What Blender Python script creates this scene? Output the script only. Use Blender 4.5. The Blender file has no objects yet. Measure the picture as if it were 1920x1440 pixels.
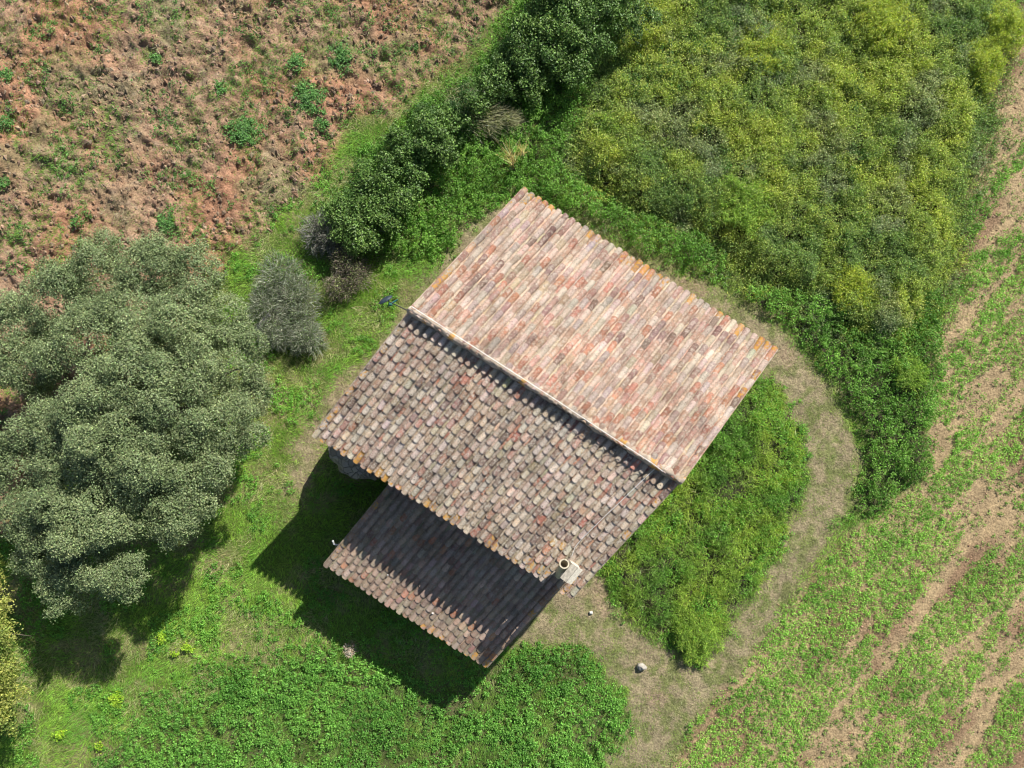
import bpy, math
import numpy as np
from mathutils import Vector
scene = bpy.context.scene
# ------------------------------------------------------------------ camera
T, R_, H, F = 0.0438, -0.019, 22.884, 1332.0
cam_d = bpy.data.cameras.new("camera")
cam = bpy.data.objects.new("camera", cam_d)
scene.collection.objects.link(cam)
cam.location = (0, 0, H)
cam.rotation_euler = (T, R_, 0)
cam_d.sensor_fit = 'HORIZONTAL'
cam_d.sensor_width = 36.0
cam_d.lens = F / 1920 * 36
cam_d.clip_end = 3000
scene.camera = cam
# ------------------------------------------------------------------ world, sun, exposure
SX, SY = -0.6928, -0.9876          # shadow displacement per metre of height
elev = math.atan(1 / math.hypot(SX, SY))
world = bpy.data.worlds.new("World")
scene.world = world
world.use_nodes = True
wn = world.node_tree
sky = wn.nodes.new("ShaderNodeTexSky")
sky.sky_type = 'NISHITA'
sky.sun_disc = False
sky.sun_elevation = elev
sky.sun_rotation = math.atan2(-SX, -SY)
bg = wn.nodes["Background"]
bg.inputs[1].default_value = 0.066
wn.links.new(sky.outputs[0], bg.inputs[0])
sun_d = bpy.data.lights.new("sun", 'SUN')
sun_d.energy = 4.6
sun_d.angle = math.radians(0.5)
sun_d.color = (1.0, 0.965, 0.90)
sun = bpy.data.objects.new("sun", sun_d)
scene.collection.objects.link(sun)
sun.rotation_euler = Vector((SX, SY, -1)).to_track_quat('-Z', 'Y').to_euler()
scene.view_settings.view_transform = 'Standard'
scene.view_settings.look = 'None'
scene.view_settings.exposure = 0.40
scene.view_settings.gamma = 1.0
scene.render.filter_size = 1.1
scene.cycles.filter_width = 1.1
scene.cycles.max_bounces = 5
scene.cycles.diffuse_bounces = 2
scene.cycles.glossy_bounces = 1
scene.cycles.transmission_bounces = 2
scene.cycles.transparent_max_bounces = 4

rng = np.random.default_rng(7)
COL = scene.collection
# ------------------------------------------------------------------ helpers
def rot_cam():
    Rx = np.array([[1, 0, 0], [0, math.cos(T), -math.sin(T)], [0, math.sin(T), math.cos(T)]])
    Ry = np.array([[math.cos(R_), 0, math.sin(R_)], [0, 1, 0], [-math.sin(R_), 0, math.cos(R_)]])
    return Ry @ Rx
RC = rot_cam()
def pw(px, py, z=0.0):
    """point of the photograph (1920x1440) at height z -> world"""
    d = RC @ np.array([(px - 960) / F, (720 - py) / F, -1.0])
    k = (z - H) / d[2]
    return np.array([d[0] * k, d[1] * k, z])

def tag(o, label=None, cat=None, group=None, kind=None):
    if label: o["label"] = label
    if cat: o["category"] = cat
    if group: o["group"] = group
    if kind: o["kind"] = kind
    return o

def empty(name, loc=(0, 0, 0)):
    o = bpy.data.objects.new(name, None)
    o.location = loc
    o.empty_display_size = 0.2
    COL.objects.link(o)
    return o

def mesh(name, V, Fq, mat, parent=None, col=None, smooth=False, tri=None, loc=None):
    """V (n,3); Fq (m,4) quads; col (n,3|4) point colours. V is in world coordinates."""
    V = np.asarray(V, np.float32)
    if loc is None and parent is not None:
        loc = np.array(parent.location)
    elif loc is None:
        loc = np.zeros(3)
    V = V - np.asarray(loc, np.float32)
    me = bpy.data.meshes.new(name)
    Fq = np.asarray(Fq, np.int32).reshape(-1, 4)
    nq = len(Fq)
    nt = 0 if tri is None else len(tri)
    me.vertices.add(len(V))
    me.vertices.foreach_set("co", V.ravel())
    loops = Fq.ravel()
    starts = np.arange(nq, dtype=np.int32) * 4
    tot = np.full(nq, 4, np.int32)
    if nt:
        tri = np.asarray(tri, np.int32)
        loops = np.concatenate([loops, tri.ravel()])
        starts = np.concatenate([starts, nq * 4 + np.arange(nt, dtype=np.int32) * 3])
    me.loops.add(len(loops))
    me.loops.foreach_set("vertex_index", loops)
    me.polygons.add(nq + nt)
    me.polygons.foreach_set("loop_start", starts)
    me.polygons.foreach_set("use_smooth", np.full(nq + nt, smooth))
    me.update(calc_edges=True)
    if col is not None:
        col = np.asarray(col, np.float32)
        if col.shape[1] == 3:
            col = np.concatenate([col, np.ones((len(col), 1), np.float32)], 1)
        a = me.color_attributes.new("Col", 'FLOAT_COLOR', 'POINT')
        a.data.foreach_set("color", col.ravel())
    me.materials.append(mat)
    o = bpy.data.objects.new(name, me)
    COL.objects.link(o)
    if parent is not None:
        o.parent = parent
    else:
        o.location = loc
    return o

def vnoise(x, y, scale, seed, octv=1, rough=0.5):
    """value noise 0..1, smooth"""
    out = 0; amp = 1; tot = 0
    for k in range(octv):
        g = np.random.default_rng(seed * 31 + k).random((257, 257))
        a = np.asarray(x) / scale + 1000.37 * (k + 1); b = np.asarray(y) / scale + 771.13 * (k + 1)
        i = np.floor(a).astype(int); j = np.floor(b).astype(int)
        fa = a - i; fb = b - j
        fa = fa * fa * (3 - 2 * fa); fb = fb * fb * (3 - 2 * fb)
        i %= 256; j %= 256
        v = (g[i, j] * (1 - fa) + g[i + 1, j] * fa) * (1 - fb) + (g[i, j + 1] * (1 - fa) + g[i + 1, j + 1] * fa) * fb
        out = out + amp * v; tot += amp
        amp *= rough; scale = scale / 2.03
    return out / tot

def sst(a, b, x):
    t = np.clip((x - a) / (b - a), 0, 1)
    return t * t * (3 - 2 * t)

def lerp(a, b, t):
    t = np.asarray(t)[..., None]
    return np.asarray(a) * (1 - t) + np.asarray(b) * t

# ---- region masks on a raster in world coordinates
GX0, GX1, GY0, GY1, GS = -20.0, 20.0, -16.0, 16.5, 0.06
gx = np.arange(GX0, GX1 + GS / 2, GS); gy = np.arange(GY0, GY1 + GS / 2, GS)
XX, YY = np.meshgrid(gx, gy, indexing='ij')
# wobble so that outlines are irregular
WX = XX + (vnoise(XX, YY, 1.1, 11, 4, .6) - .5) * 1.0
WY = YY + (vnoise(XX, YY, 1.1, 12, 4, .6) - .5) * 1.0
def blur(m, n=2, it=2):
    for _ in range(it):
        for ax in (0, 1):
            p = [(n, n) if k == ax else (0, 0) for k in (0, 1)]
            c = np.cumsum(np.pad(m, [(n + 1, n) if k == ax else (0, 0) for k in (0, 1)], mode='edge'), axis=ax)
            if ax == 0: m = (c[2 * n + 1:] - c[:-2 * n - 1]) / (2 * n + 1)
            else: m = (c[:, 2 * n + 1:] - c[:, :-2 * n - 1]) / (2 * n + 1)
    return m
def poly(pts, bl=3, wob=1.0):
    P = np.array([pw(a, b)[:2] for a, b in pts])
    x = XX + (WX - XX) * wob; y = YY + (WY - YY) * wob
    ins = np.zeros(XX.shape, bool)
    for k in range(len(P)):
        (x1, y1), (x2, y2) = P[k], P[(k + 1) % len(P)]
        if y1 == y2: continue
        c = ((y1 > y) != (y2 > y)) & (x < (x2 - x1) * (y - y1) / (y2 - y1) + x1)
        ins ^= c
    m = ins.astype(float)
    return blur(m, bl) if bl else m
def samp(M, x, y):
    i = np.clip((x - GX0) / GS, 0, M.shape[0] - 1.001); j = np.clip((y - GY0) / GS, 0, M.shape[1] - 1.001)
    a = i.astype(int); b = j.astype(int); fa = i - a; fb = j - b
    return (M[a, b] * (1 - fa) + M[a + 1, b] * fa) * (1 - fb) + (M[a, b + 1] * (1 - fa) + M[a + 1, b + 1] * fa) * fb
def scatter(M, dens, r=rng):
    """random points with density dens per m2 times the mask"""
    n = int(dens * (GX1 - GX0) * (GY1 - GY0))
    x = r.uniform(GX0, GX1, n); y = r.uniform(GY0, GY1, n)
    k = r.random(n) < samp(M, x, y)
    return x[k], y[k]

# ---- leaf builders
def unit(v):
    return v / np.maximum(np.linalg.norm(v, axis=-1, keepdims=True), 1e-9)
def rand_dirs(n, tilt, r=rng):
    """normals within about tilt (rad) of straight up"""
    a = r.uniform(0, 2 * np.pi, n); t = np.abs(r.normal(0, tilt, n))
    return np.stack([np.sin(t) * np.cos(a), np.sin(t) * np.sin(a), np.cos(t)], 1)
def leaf_geo(P, N, D, L, W, col, lift=.15):
    """kite-shaped leaves: centre P, normal N, direction D, length L, width W"""
    D = unit(D - (D * N).sum(1, keepdims=True) * N)
    S = np.cross(N, D)
    L = np.broadcast_to(L, len(P))[:, None]; W = np.broadcast_to(W, len(P))[:, None]
    a = P - D * L * .5; b = P + D * L * .5
    c = P + S * W * .5 + N * W * lift - D * L * .06; d = P - S * W * .5 + N * W * lift - D * L * .06
    V = np.stack([a, c, b, d], 1).reshape(-1, 3)
    Fq = np.arange(len(P) * 4).reshape(-1, 4)
    C = np.repeat(col, 4, axis=0)
    return V, Fq, C
def blade_geo(P, D, L, W, col, r=rng, sag=.25):
    """narrow grass blades as bent quads starting at P in direction D"""
    n = len(P)
    L = np.broadcast_to(L, n)[:, None]; W = np.broadcast_to(W, n)[:, None]
    D = unit(D)
    S = unit(np.cross(D, rand_dirs(n, .5, r)) + 1e-6)
    tip = P + D * L; tip[:, 2:] -= sag * L * np.hypot(D[:, :1], D[:, 1:2])
    V = np.stack([P - S * W * .5, P + S * W * .5, tip + S * W * .2, tip - S * W * .2], 1).reshape(-1, 3)
    return V, np.arange(n * 4).reshape(-1, 4), np.repeat(col, 4, axis=0)
def join(*parts):
    V = []; Fq = []; C = []; k = 0
    for v, f, c in parts:
        V.append(v); Fq.append(f + k); C.append(c); k += len(v)
    return np.concatenate(V), np.concatenate(Fq), np.concatenate(C)
VEG = np.array([1.42, 1.50, 1.32])
def jit(base, n, var=.28, hue=.08, r=rng):
    var = var * 1.35
    c = np.array(base, float)[None, :] if np.ndim(base) == 1 else np.array(base, float)
    c = c * VEG
    b = np.exp(r.normal(0, var, (n, 1)))
    return np.clip(c * b * np.exp(r.normal(0, hue, (n, 3))), 0.003, .9)
def mix2(a, b, t, n):
    return lerp(np.broadcast_to(a, (n, 3)), np.broadcast_to(b, (n, 3)), t)

# ------------------------------------------------------------------ materials
def new_mat(name):
    m = bpy.data.materials.new(name); m.use_nodes = True
    nt = m.node_tree; nt.nodes.clear()
    return m, nt, nt.nodes.new, nt.links.new
def leaf_mat(name, trans=.3, rough=.5, tint=(1, 1, 1)):
    m, nt, N, L = new_mat(name)
    at = N("ShaderNodeAttribute"); at.attribute_name = "Col"
    p = N("ShaderNodeBsdfPrincipled"); p.inputs["Roughness"].default_value = rough
    p.inputs["Specular IOR Level"].default_value = .35
    tr = N("ShaderNodeBsdfTranslucent")
    mx = N("ShaderNodeMixShader"); mx.inputs[0].default_value = trans
    hs = N("ShaderNodeMixRGB"); hs.blend_type = 'MULTIPLY'; hs.inputs[0].default_value = 1
    hs.inputs[2].default_value = (1.1, 1.3, .6, 1)
    out = N("ShaderNodeOutputMaterial")
    L(at.outputs[0], p.inputs["Base Color"]); L(at.outputs[0], hs.inputs[1]); L(hs.outputs[0], tr.inputs[0])
    L(p.outputs[0], mx.inputs[1]); L(tr.outputs[0], mx.inputs[2]); L(mx.outputs[0], out.inputs[0])
    return m
def attr_mat(name, rough=.9, scale=30, amt=.35, bump=.3, bscale=None, spec=.2):
    """attribute colour broken up with two noises and a bump"""
    m, nt, N, L = new_mat(name)
    at = N("ShaderNodeAttribute"); at.attribute_name = "Col"
    tc = N("ShaderNodeTexCoord")
    n1 = N("ShaderNodeTexNoise"); n1.inputs["Scale"].default_value = scale; n1.inputs["Detail"].default_value = 6
    n1.inputs["Roughness"].default_value = .7
    mr = N("ShaderNodeMapRange"); mr.inputs[1].default_value = .3; mr.inputs[2].default_value = .7
    mr.inputs[3].default_value = 1 - amt; mr.inputs[4].default_value = 1 + amt
    mu = N("ShaderNodeMixRGB"); mu.blend_type = 'MULTIPLY'; mu.inputs[0].default_value = 1
    p = N("ShaderNodeBsdfPrincipled"); p.inputs["Roughness"].default_value = rough
    p.inputs["Specular IOR Level"].default_value = spec
    bp = N("ShaderNodeBump"); bp.inputs["Strength"].default_value = bump; bp.inputs["Distance"].default_value = .05
    out = N("ShaderNodeOutputMaterial")
    L(tc.outputs["Object"], n1.inputs[0]); L(n1.outputs[0], mr.inputs[0])
    L(at.outputs[0], mu.inputs[1]); L(mr.outputs[0], mu.inputs[2]); L(mu.outputs[0], p.inputs["Base Color"])
    L(n1.outputs[0], bp.inputs["Height"]); L(bp.outputs[0], p.inputs["Normal"]); L(p.outputs[0], out.inputs[0])
    return m
def plain_mat(name, c, rough=.6, scale=12, amt=.2, metal=0, bump=.1):
    m, nt, N, L = new_mat(name)
    tc = N("ShaderNodeTexCoord")
    n1 = N("ShaderNodeTexNoise"); n1.inputs["Scale"].default_value = scale; n1.inputs["Detail"].default_value = 5
    cr = N("ShaderNodeValToRGB")
    cr.color_ramp.elements[0].position = .3; cr.color_ramp.elements[1].position = .7
    cr.color_ramp.elements[0].color = tuple(v * (1 - amt) for v in c) + (1,)
    cr.color_ramp.elements[1].color = tuple(min(1, v * (1 + amt)) for v in c) + (1,)
    p = N("ShaderNodeBsdfPrincipled"); p.inputs["Roughness"].default_value = rough; p.inputs["Metallic"].default_value = metal
    bp = N("ShaderNodeBump"); bp.inputs["Strength"].default_value = bump; bp.inputs["Distance"].default_value = .02
    out = N("ShaderNodeOutputMaterial")
    L(tc.outputs["Object"], n1.inputs[0]); L(n1.outputs[0], cr.inputs[0]); L(cr.outputs[0], p.inputs["Base Color"])
    L(n1.outputs[0], bp.inputs["Height"]); L(bp.outputs[0], p.inputs["Normal"]); L(p.outputs[0], out.inputs[0])
    return m
def tile_mat(name, pale, dark, pale_amt, dark_amt):
    """clay tile: per-tile colour, pale and dark lichen blotches, orange lichen where the tile carries it (alpha)"""
    m, nt, N, L = new_mat(name)
    at = N("ShaderNodeAttribute"); at.attribute_name = "Col"
    tc = N("ShaderNodeTexCoord")
    def noise(s, d=5, r=.65):
        n = N("ShaderNodeTexNoise"); n.inputs["Scale"].default_value = s
        n.inputs["Detail"].default_value = d; n.inputs["Roughness"].default_value = r
        L(tc.outputs["Object"], n.inputs[0]); return n
    def ramp(src, a, b, lo=0, hi=1):
        r = N("ShaderNodeMapRange"); r.inputs[1].default_value = a; r.inputs[2].default_value = b
        r.inputs[3].default_value = lo; r.inputs[4].default_value = hi; L(src, r.inputs[0]); return r.outputs[0]
    def mix(f, a, b):
        x = N("ShaderNodeMixRGB")
        if isinstance(f, float): x.inputs[0].default_value = f
        else: L(f, x.inputs[0])
        if isinstance(a, tuple): x.inputs[1].default_value = a + (1,)
        else: L(a, x.inputs[1])
        if isinstance(b, tuple): x.inputs[2].default_value = b + (1,)
        else: L(b, x.inputs[2])
        return x.outputs[0]
    c = mix(ramp(noise(11).outputs[0], .48, .62, 0, pale_amt), at.outputs[0], pale)
    c = mix(ramp(noise(26).outputs[0], .55, .66, 0, dark_amt), c, dark)
    c = mix(ramp(noise(55).outputs[0], .58, .66, 0, dark_amt * .8), c, dark)
    c = mix(ramp(noise(42).outputs[0], .60, .67, 0, pale_amt), c, (.52, .50, .43))
    st = N("ShaderNodeMixRGB"); st.blend_type = 'MULTIPLY'; st.inputs[0].default_value = 1
    L(c, st.inputs[1]); L(ramp(noise(1.3, 8, .78).outputs[0], .36, .64, .68, 1.2), st.inputs[2]); c = st.outputs[0]
    # orange lichen
    al = N("ShaderNodeMath"); al.operation = 'ADD'; L(noise(13, 6, .7).outputs[0], al.inputs[0]); L(at.outputs["Alpha"], al.inputs[1])
    c = mix(ramp(al.outputs[0], 1.04, 1.14, 0, .85), c, (.60, .31, .06))
    p = N("ShaderNodeBsdfPrincipled"); p.inputs["Roughness"].default_value = .9; p.inputs["Specular IOR Level"].default_value = .15
    bp = N("ShaderNodeBump"); bp.inputs["Strength"].default_value = .35; bp.inputs["Distance"].default_value = .02
    L(noise(40).outputs[0], bp.inputs["Height"]); L(bp.outputs[0], p.inputs["Normal"])
    L(c, p.inputs["Base Color"])
    out = N("ShaderNodeOutputMaterial"); L(p.outputs[0], out.inputs[0])
    return m

M_leaf = leaf_mat("soft_leaf", .36, .5)
M_tree = leaf_mat("leathery_leaf", .12, .45)
M_dry = leaf_mat("dry_stalk", .12, .8)
M_soil = attr_mat("soil", .95, 14, .55, 1.0)
M_bark = plain_mat("bark", (.16, .13, .10), .95, 9, .35, bump=.6)
M_twig = plain_mat("grey_twig", (.25, .23, .21), .9, 9, .3)
M_stone = plain_mat("pale_stone", (.46, .42, .36), .9, 14, .25, bump=.5)

# ------------------------------------------------------------------ house frame
YAW, SK, WID = -0.5626, -0.1371, 8.0
CX, CY = 1.1152, 0.439
A1, A2 = 4.472, 4.0
ZN, ZR1, ZR2, ZS = 4.323, 5.396, 5.20, 4.26
UL, UR, VE, ZL, SL = 2.30, 7.914, 7.363, 2.015, 0.2586
dU = np.array([math.cos(YAW), math.sin(YAW)])
dV = np.array([math.sin(YAW + SK), -math.cos(YAW + SK)])
O2 = np.array([CX, CY]) - dU * WID / 2
def hw(u, v, z):
    q = O2 + dU * u + dV * v
    return np.array([q[0], q[1], z])
HOUSE = poly_house = None

# ------------------------------------------------------------------ region masks
mFieldL = poly([(-300, -300), (930, -300), (950, 0), (868, 110), (765, 195), (655, 240), (610, 325), (520, 400), (425, 490), (380, 560), (250, 700), (120, 880), (-20, 1040), (-300, 1060)], 2, .8)
mFieldR = poly([(1875, -300), (2300, -300), (2300, 1800), (1160, 1800), (1262, 1430), (1310, 1345), (1400, 1240), (1462, 1160), (1545, 1055), (1630, 965), (1735, 900), (1745, 650), (1800, 470), (1830, 300), (1860, 100)], 2, .8)
mPath = poly([(935, 365), (960, 395), (880, 500), (800, 600), (700, 720), (620, 830), (615, 875), (575, 940), (520, 930), (545, 860), (560, 800), (640, 700), (720, 640), (760, 560), (850, 440)], 2, .35) \
    + poly([(1100, 440), (1190, 470), (1262, 505), (1360, 540), (1480, 612), (1542, 698), (1604, 792), (1620, 860), (1596, 950), (1550, 1035), (1488, 1128), (1428, 1215), (1365, 1292), (1292, 1385), (1250, 1480), (1100, 1480), (1135, 1415), (1190, 1365), (1165, 1305), (1110, 1245), (1080, 1205), (980, 1215), (915, 1255), (930, 1180), (1040, 1080), (1090, 1040),
            (1135, 1080), (1150, 1115), (1185, 1160), (1230, 1190), (1268, 1222), (1305, 1238), (1350, 1190), (1395, 1130), (1445, 1050), (1492, 960), (1510, 880), (1505, 820), (1480, 770), (1455, 715), (1400, 690), (1300, 620)], 2, .35)
mPath = np.clip(mPath, 0, 1)
mPath = np.clip(mPath * (1 - .9 * (1 - sst(.55, .98, blur(mPath, 5, 2))) * sst(.42, .55, vnoise(XX, YY, .5, 39, 4, .65))), 0, 1)
mIsle = poly([(1455, 705), (1482, 770), (1508, 820), (1512, 880), (1494, 960), (1446, 1050), (1396, 1130), (1352, 1190), (1308, 1236), (1268, 1222), (1230, 1190), (1185, 1160), (1150, 1112), (1120, 1060), (1230, 900), (1350, 740)], 3, .8)
mThick = poly([(1040, 180), (1120, 130), (1200, 40), (1300, -60), (1300, -300), (1890, -300), (1885, 60), (1845, 230), (1800, 420), (1765, 560), (1690, 640), (1600, 660), (1500, 560), (1380, 520), (1270, 440), (1150, 400), (1040, 330)], 9, 1.5)
mFringe = poly([(1480, 540), (1620, 560), (1760, 540), (1760, 650), (1735, 880), (1640, 960), (1590, 960), (1622, 860), (1608, 780), (1545, 690), (1480, 610), (1380, 545)], 2, .4)
mNleaf = poly([(700, 460), (620, 470), (590, 430), (650, 350), (690, 290), (760, 230), (860, 150), (930, 90), (960, 0), (1040, -60), (1110, 60), (1120, 120), (1080, 250), (1060, 330), (1170, 390), (1300, 430), (1360, 500), (1330, 530), (1262, 500), (1180, 450), (1080, 400), (990, 350), (940, 370), (860, 450), (800, 480)], 3, .8)
mBleaf = poly([(150, 1800), (200, 1440), (290, 1350), (400, 1300), (500, 1250), (620, 1215), (740, 1260), (850, 1300), (915, 1258), (985, 1222), (1080, 1205), (1112, 1245), (1165, 1300), (1192, 1362), (1140, 1415), (1080, 1500), (1000, 1800)], 3, .5)
# the house itself keeps the ground under it bare
def foot(us, ue, vs, ve):
    P = [hw(us, vs, 0), hw(ue, vs, 0), hw(ue, ve, 0), hw(us, ve, 0)]
    ins = np.zeros(XX.shape, bool)
    for k in range(4):
        (x1, y1), (x2, y2) = P[k][:2], P[(k + 1) % 4][:2]
        ins ^= ((y1 > YY) != (y2 > YY)) & (XX < (x2 - x1) * (YY - y1) / (y2 - y1) + x1)
    return ins.astype(float)
mHouse = np.clip(foot(.15, WID - .15, -A1 + .2, A2 - .2) + foot(UL + .1, UR - .1, A2 - .5, VE - .25), 0, 1)
open_ = 1 - mHouse
mFieldL *= 1 - mPath; mFieldR *= 1 - mPath
mIsle = np.clip(mIsle * (1 - mPath) * (.45 + 1.1 * vnoise(XX, YY, .6, 76, 4)), 0, 1); mFringe *= (1 - mPath); mNleaf *= (1 - mPath) * (1 - mFieldL); mThick *= (1 - mPath) * (1 - mNleaf * .8)
mBleaf *= 1 - mPath
mBleaf = np.clip(blur(mBleaf, 6, 2) * 1.6 * (.35 + .9 * vnoise(XX, YY, .7, 40, 4, .65)) * (1 - mPath), 0, 1)
mGrass = np.clip(1 - mFieldL - mFieldR - mPath - mBleaf - mIsle - mThick - mFringe, 0, 1)

# ------------------------------------------------------------------ ground sheets
def ridged(x, y, s, seed):
    return 1 - np.abs(2 * vnoise(x, y, s, seed, 2) - 1)
ca, sa = math.cos(math.radians(50)), math.sin(math.radians(50))
RUx, RUy = XX * ca + YY * sa, -XX * sa + YY * ca            # along / across the tractor rows
dry = vnoise(XX, YY, 2.2, 21, 4)
clod = vnoise(XX, YY * 1.15, .42, 22, 4, .6)
cr2 = ridged(XX * .9 + YY * .3, YY, .8, 23)
Z = mFieldL * ((clod - .5) * .36 + (vnoise(XX - YY * .5, YY, .30, 30, 3, .6) - .5) * .16 + (vnoise(XX + YY * .4, YY, .17, 29, 2) - .5) * .11 + (ridged(XX * .75 - YY * .65, XX * .3 + YY * .3, .62, 19) - .6) * .16 + (cr2 - .6) * .16 * vnoise(XX, YY, 1.6, 24, 1)) \
    + mFieldR * ((vnoise(RUx * .35, RUy, .30, 25, 3) - .5) * .12 + (vnoise(XX, YY, .25, 26, 3) - .5) * .06) \
    + (mPath) * ((vnoise(XX, YY, .35, 27, 5, .7) - .5) * .11) \
    + mGrass * ((vnoise(XX, YY, .7, 28, 3) - .5) * .10)
Z *= open_
Z -= .02
nz = vnoise(XX, YY, .5, 31, 5, .65)
cl = lerp((.35, .185, .11), (.31, .195, .125), sst(.38, .62, dry))
cl = lerp(cl, (.20, .20, .10), sst(.5, .75, vnoise(XX, YY, 1.7, 38, 4)) * .6)
cl = cl * (0.72 + .9 * nz)[..., None]
straw = sst(.55, .75, vnoise(XX * .7 + YY, YY - XX * .4, .35, 33, 4, .7)) * sst(.35, .6, dry)
cl = lerp(cl, (.40, .32, .22), straw * .45)
cr = lerp((.42, .305, .17), (.30, .195, .115), sst(.48, .68, vnoise(RUx * .4, RUy, .9, 34, 4)))
cr = cr * (.75 + .5 * nz)[..., None]
cp = lerp((.32, .26, .155), (.19, .20, .075), sst(.42, .66, vnoise(XX, YY, .30, 35, 4, .65)))
cp = lerp(cp, (.36, .26, .17), sst(.62, .74, vnoise(XX, YY, 1.1, 36, 3)) * .7)
cp = cp * (.75 + .5 * nz)[..., None]
cg = lerp((.14, .20, .04), (.25, .23, .10), sst(.5, .7, vnoise(XX, YY, .9, 37, 4)))
cg = cg * (.7 + .6 * nz)[..., None]
cg = lerp(cg, np.array([.075, .07, .04]) * (.7 + .6 * nz)[..., None], np.clip(mThick + mIsle + mFringe + mNleaf * .8 + mBleaf * .6, 0, 1))  # litter soil under dense plants, with the shade of the gaps painted in
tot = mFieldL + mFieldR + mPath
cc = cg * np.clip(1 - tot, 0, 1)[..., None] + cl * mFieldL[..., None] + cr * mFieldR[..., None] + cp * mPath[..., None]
nx_, ny_ = XX.shape
vid = np.arange(nx_ * ny_).reshape(nx_, ny_)
quads = np.stack([vid[:-1, :-1], vid[1:, :-1], vid[1:, 1:], vid[:-1, 1:]], -1).reshape(-1, 4)
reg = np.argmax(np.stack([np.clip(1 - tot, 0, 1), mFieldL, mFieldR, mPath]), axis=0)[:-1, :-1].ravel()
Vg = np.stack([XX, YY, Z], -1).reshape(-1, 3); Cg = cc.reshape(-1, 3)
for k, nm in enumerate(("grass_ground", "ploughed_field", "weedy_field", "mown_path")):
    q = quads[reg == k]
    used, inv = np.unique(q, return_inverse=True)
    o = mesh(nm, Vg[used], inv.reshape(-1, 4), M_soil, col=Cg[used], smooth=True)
    tag(o, kind="structure")
# far ground ring to the horizon
def ring():
    xs = [-900, -300, -80, GX0, GX1, 80, 300, 900]; ys = [-900, -300, -80, GY0, GY1, 80, 300, 900]
    V = []; Fq = []; C = []
    for i in range(7):
        for j in range(7):
            if i == 3 and j == 3: continue
            k = len(V)
            # denser where it touches the near sheets
            V += [(xs[i], ys[j], -.03), (xs[i + 1], ys[j], -.03), (xs[i + 1], ys[j + 1], -.03), (xs[i], ys[j + 1], -.03)]
            Fq.append((k, k + 1, k + 2, k + 3))
            left = i <= 3 and j >= 3
            C += [((.31, .21, .145) if left else (.22, .22, .10))] * 4
    return np.array(V), np.array(Fq), np.array(C)
Vr, Fr, Cr = ring()
tag(mesh("ground", Vr, Fr, M_soil, col=Cr), kind="structure")

def gz(x, y):
    return samp(Z, x, y)
ROCK = None
# ------------------------------------------------------------------ solid builders
def tube(pts, rad, seg=8, cap=True):
    pts = np.asarray(pts, float); n = len(pts)
    rad = np.broadcast_to(rad, n)
    V = []
    up = np.array([0.13, .21, 1.0])
    for i in range(n):
        d = unit(pts[min(i + 1, n - 1)] - pts[max(i - 1, 0)])
        a = np.cross(d, up if abs(d[2]) < .95 else np.array([1., .1, 0])); a = unit(a); b = np.cross(d, a)
        for k in range(seg):
            t = 2 * np.pi * k / seg
            V.append(pts[i] + rad[i] * (math.cos(t) * a + math.sin(t) * b))
    Fq = []
    for i in range(n - 1):
        for k in range(seg):
            Fq.append((i * seg + k, i * seg + (k + 1) % seg, (i + 1) * seg + (k + 1) % seg, (i + 1) * seg + k))
    V = np.array(V)
    if cap:
        for base, c in ((0, pts[0]), ((n - 1) * seg, pts[-1])):
            k0 = len(V); V = np.vstack([V, c])
            for k in range(0, seg, 2):
                Fq.append((base + k, base + (k + 1) % seg, base + (k + 2) % seg, k0))
    return V, np.array(Fq), np.ones((len(V), 3))
def prism(base, top):
    """box-like solid from two rings of 4 points"""
    V = np.array(list(base) + list(top), float)
    Fq = [(3, 2, 1, 0), (4, 5, 6, 7)] + [(k, (k + 1) % 4, 4 + (k + 1) % 4, 4 + k) for k in range(4)]
    return V, np.array(Fq), np.ones((8, 3))
def blob(c, r, seed, seg=14, rings=9, amp=.2, flat=1.0):
    """rough boulder"""
    V = []; rr = np.random.default_rng(seed)
    ph = rr.uniform(0, 6, 6)
    for i in range(rings + 1):
        t = np.pi * i / rings
        for k in range(seg):
            a = 2 * np.pi * k / seg
            d = np.array([math.sin(t) * math.cos(a), math.sin(t) * math.sin(a), math.cos(t)])
            s = 1 + amp * (math.sin(3 * d[0] + ph[0]) * math.sin(4 * d[1] + ph[1]) + .6 * math.sin(7 * d[2] + 5 * d[0] + ph[2]))
            V.append(np.asarray(c) + d * s * np.asarray(r))
    Fq = [(i * seg + k, i * seg + (k + 1) % seg, (i + 1) * seg + (k + 1) % seg, (i + 1) * seg + k) for i in range(rings) for k in range(seg)]
    return np.array(V), np.array(Fq), np.ones((len(V), 3))

# ------------------------------------------------------------------ the house
house = empty("stone_house", hw(WID / 2, 0, 0))
tag(house, "old stone farm building with two weathered clay tile roof slopes and a lower lean-to roof", "house")

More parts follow.
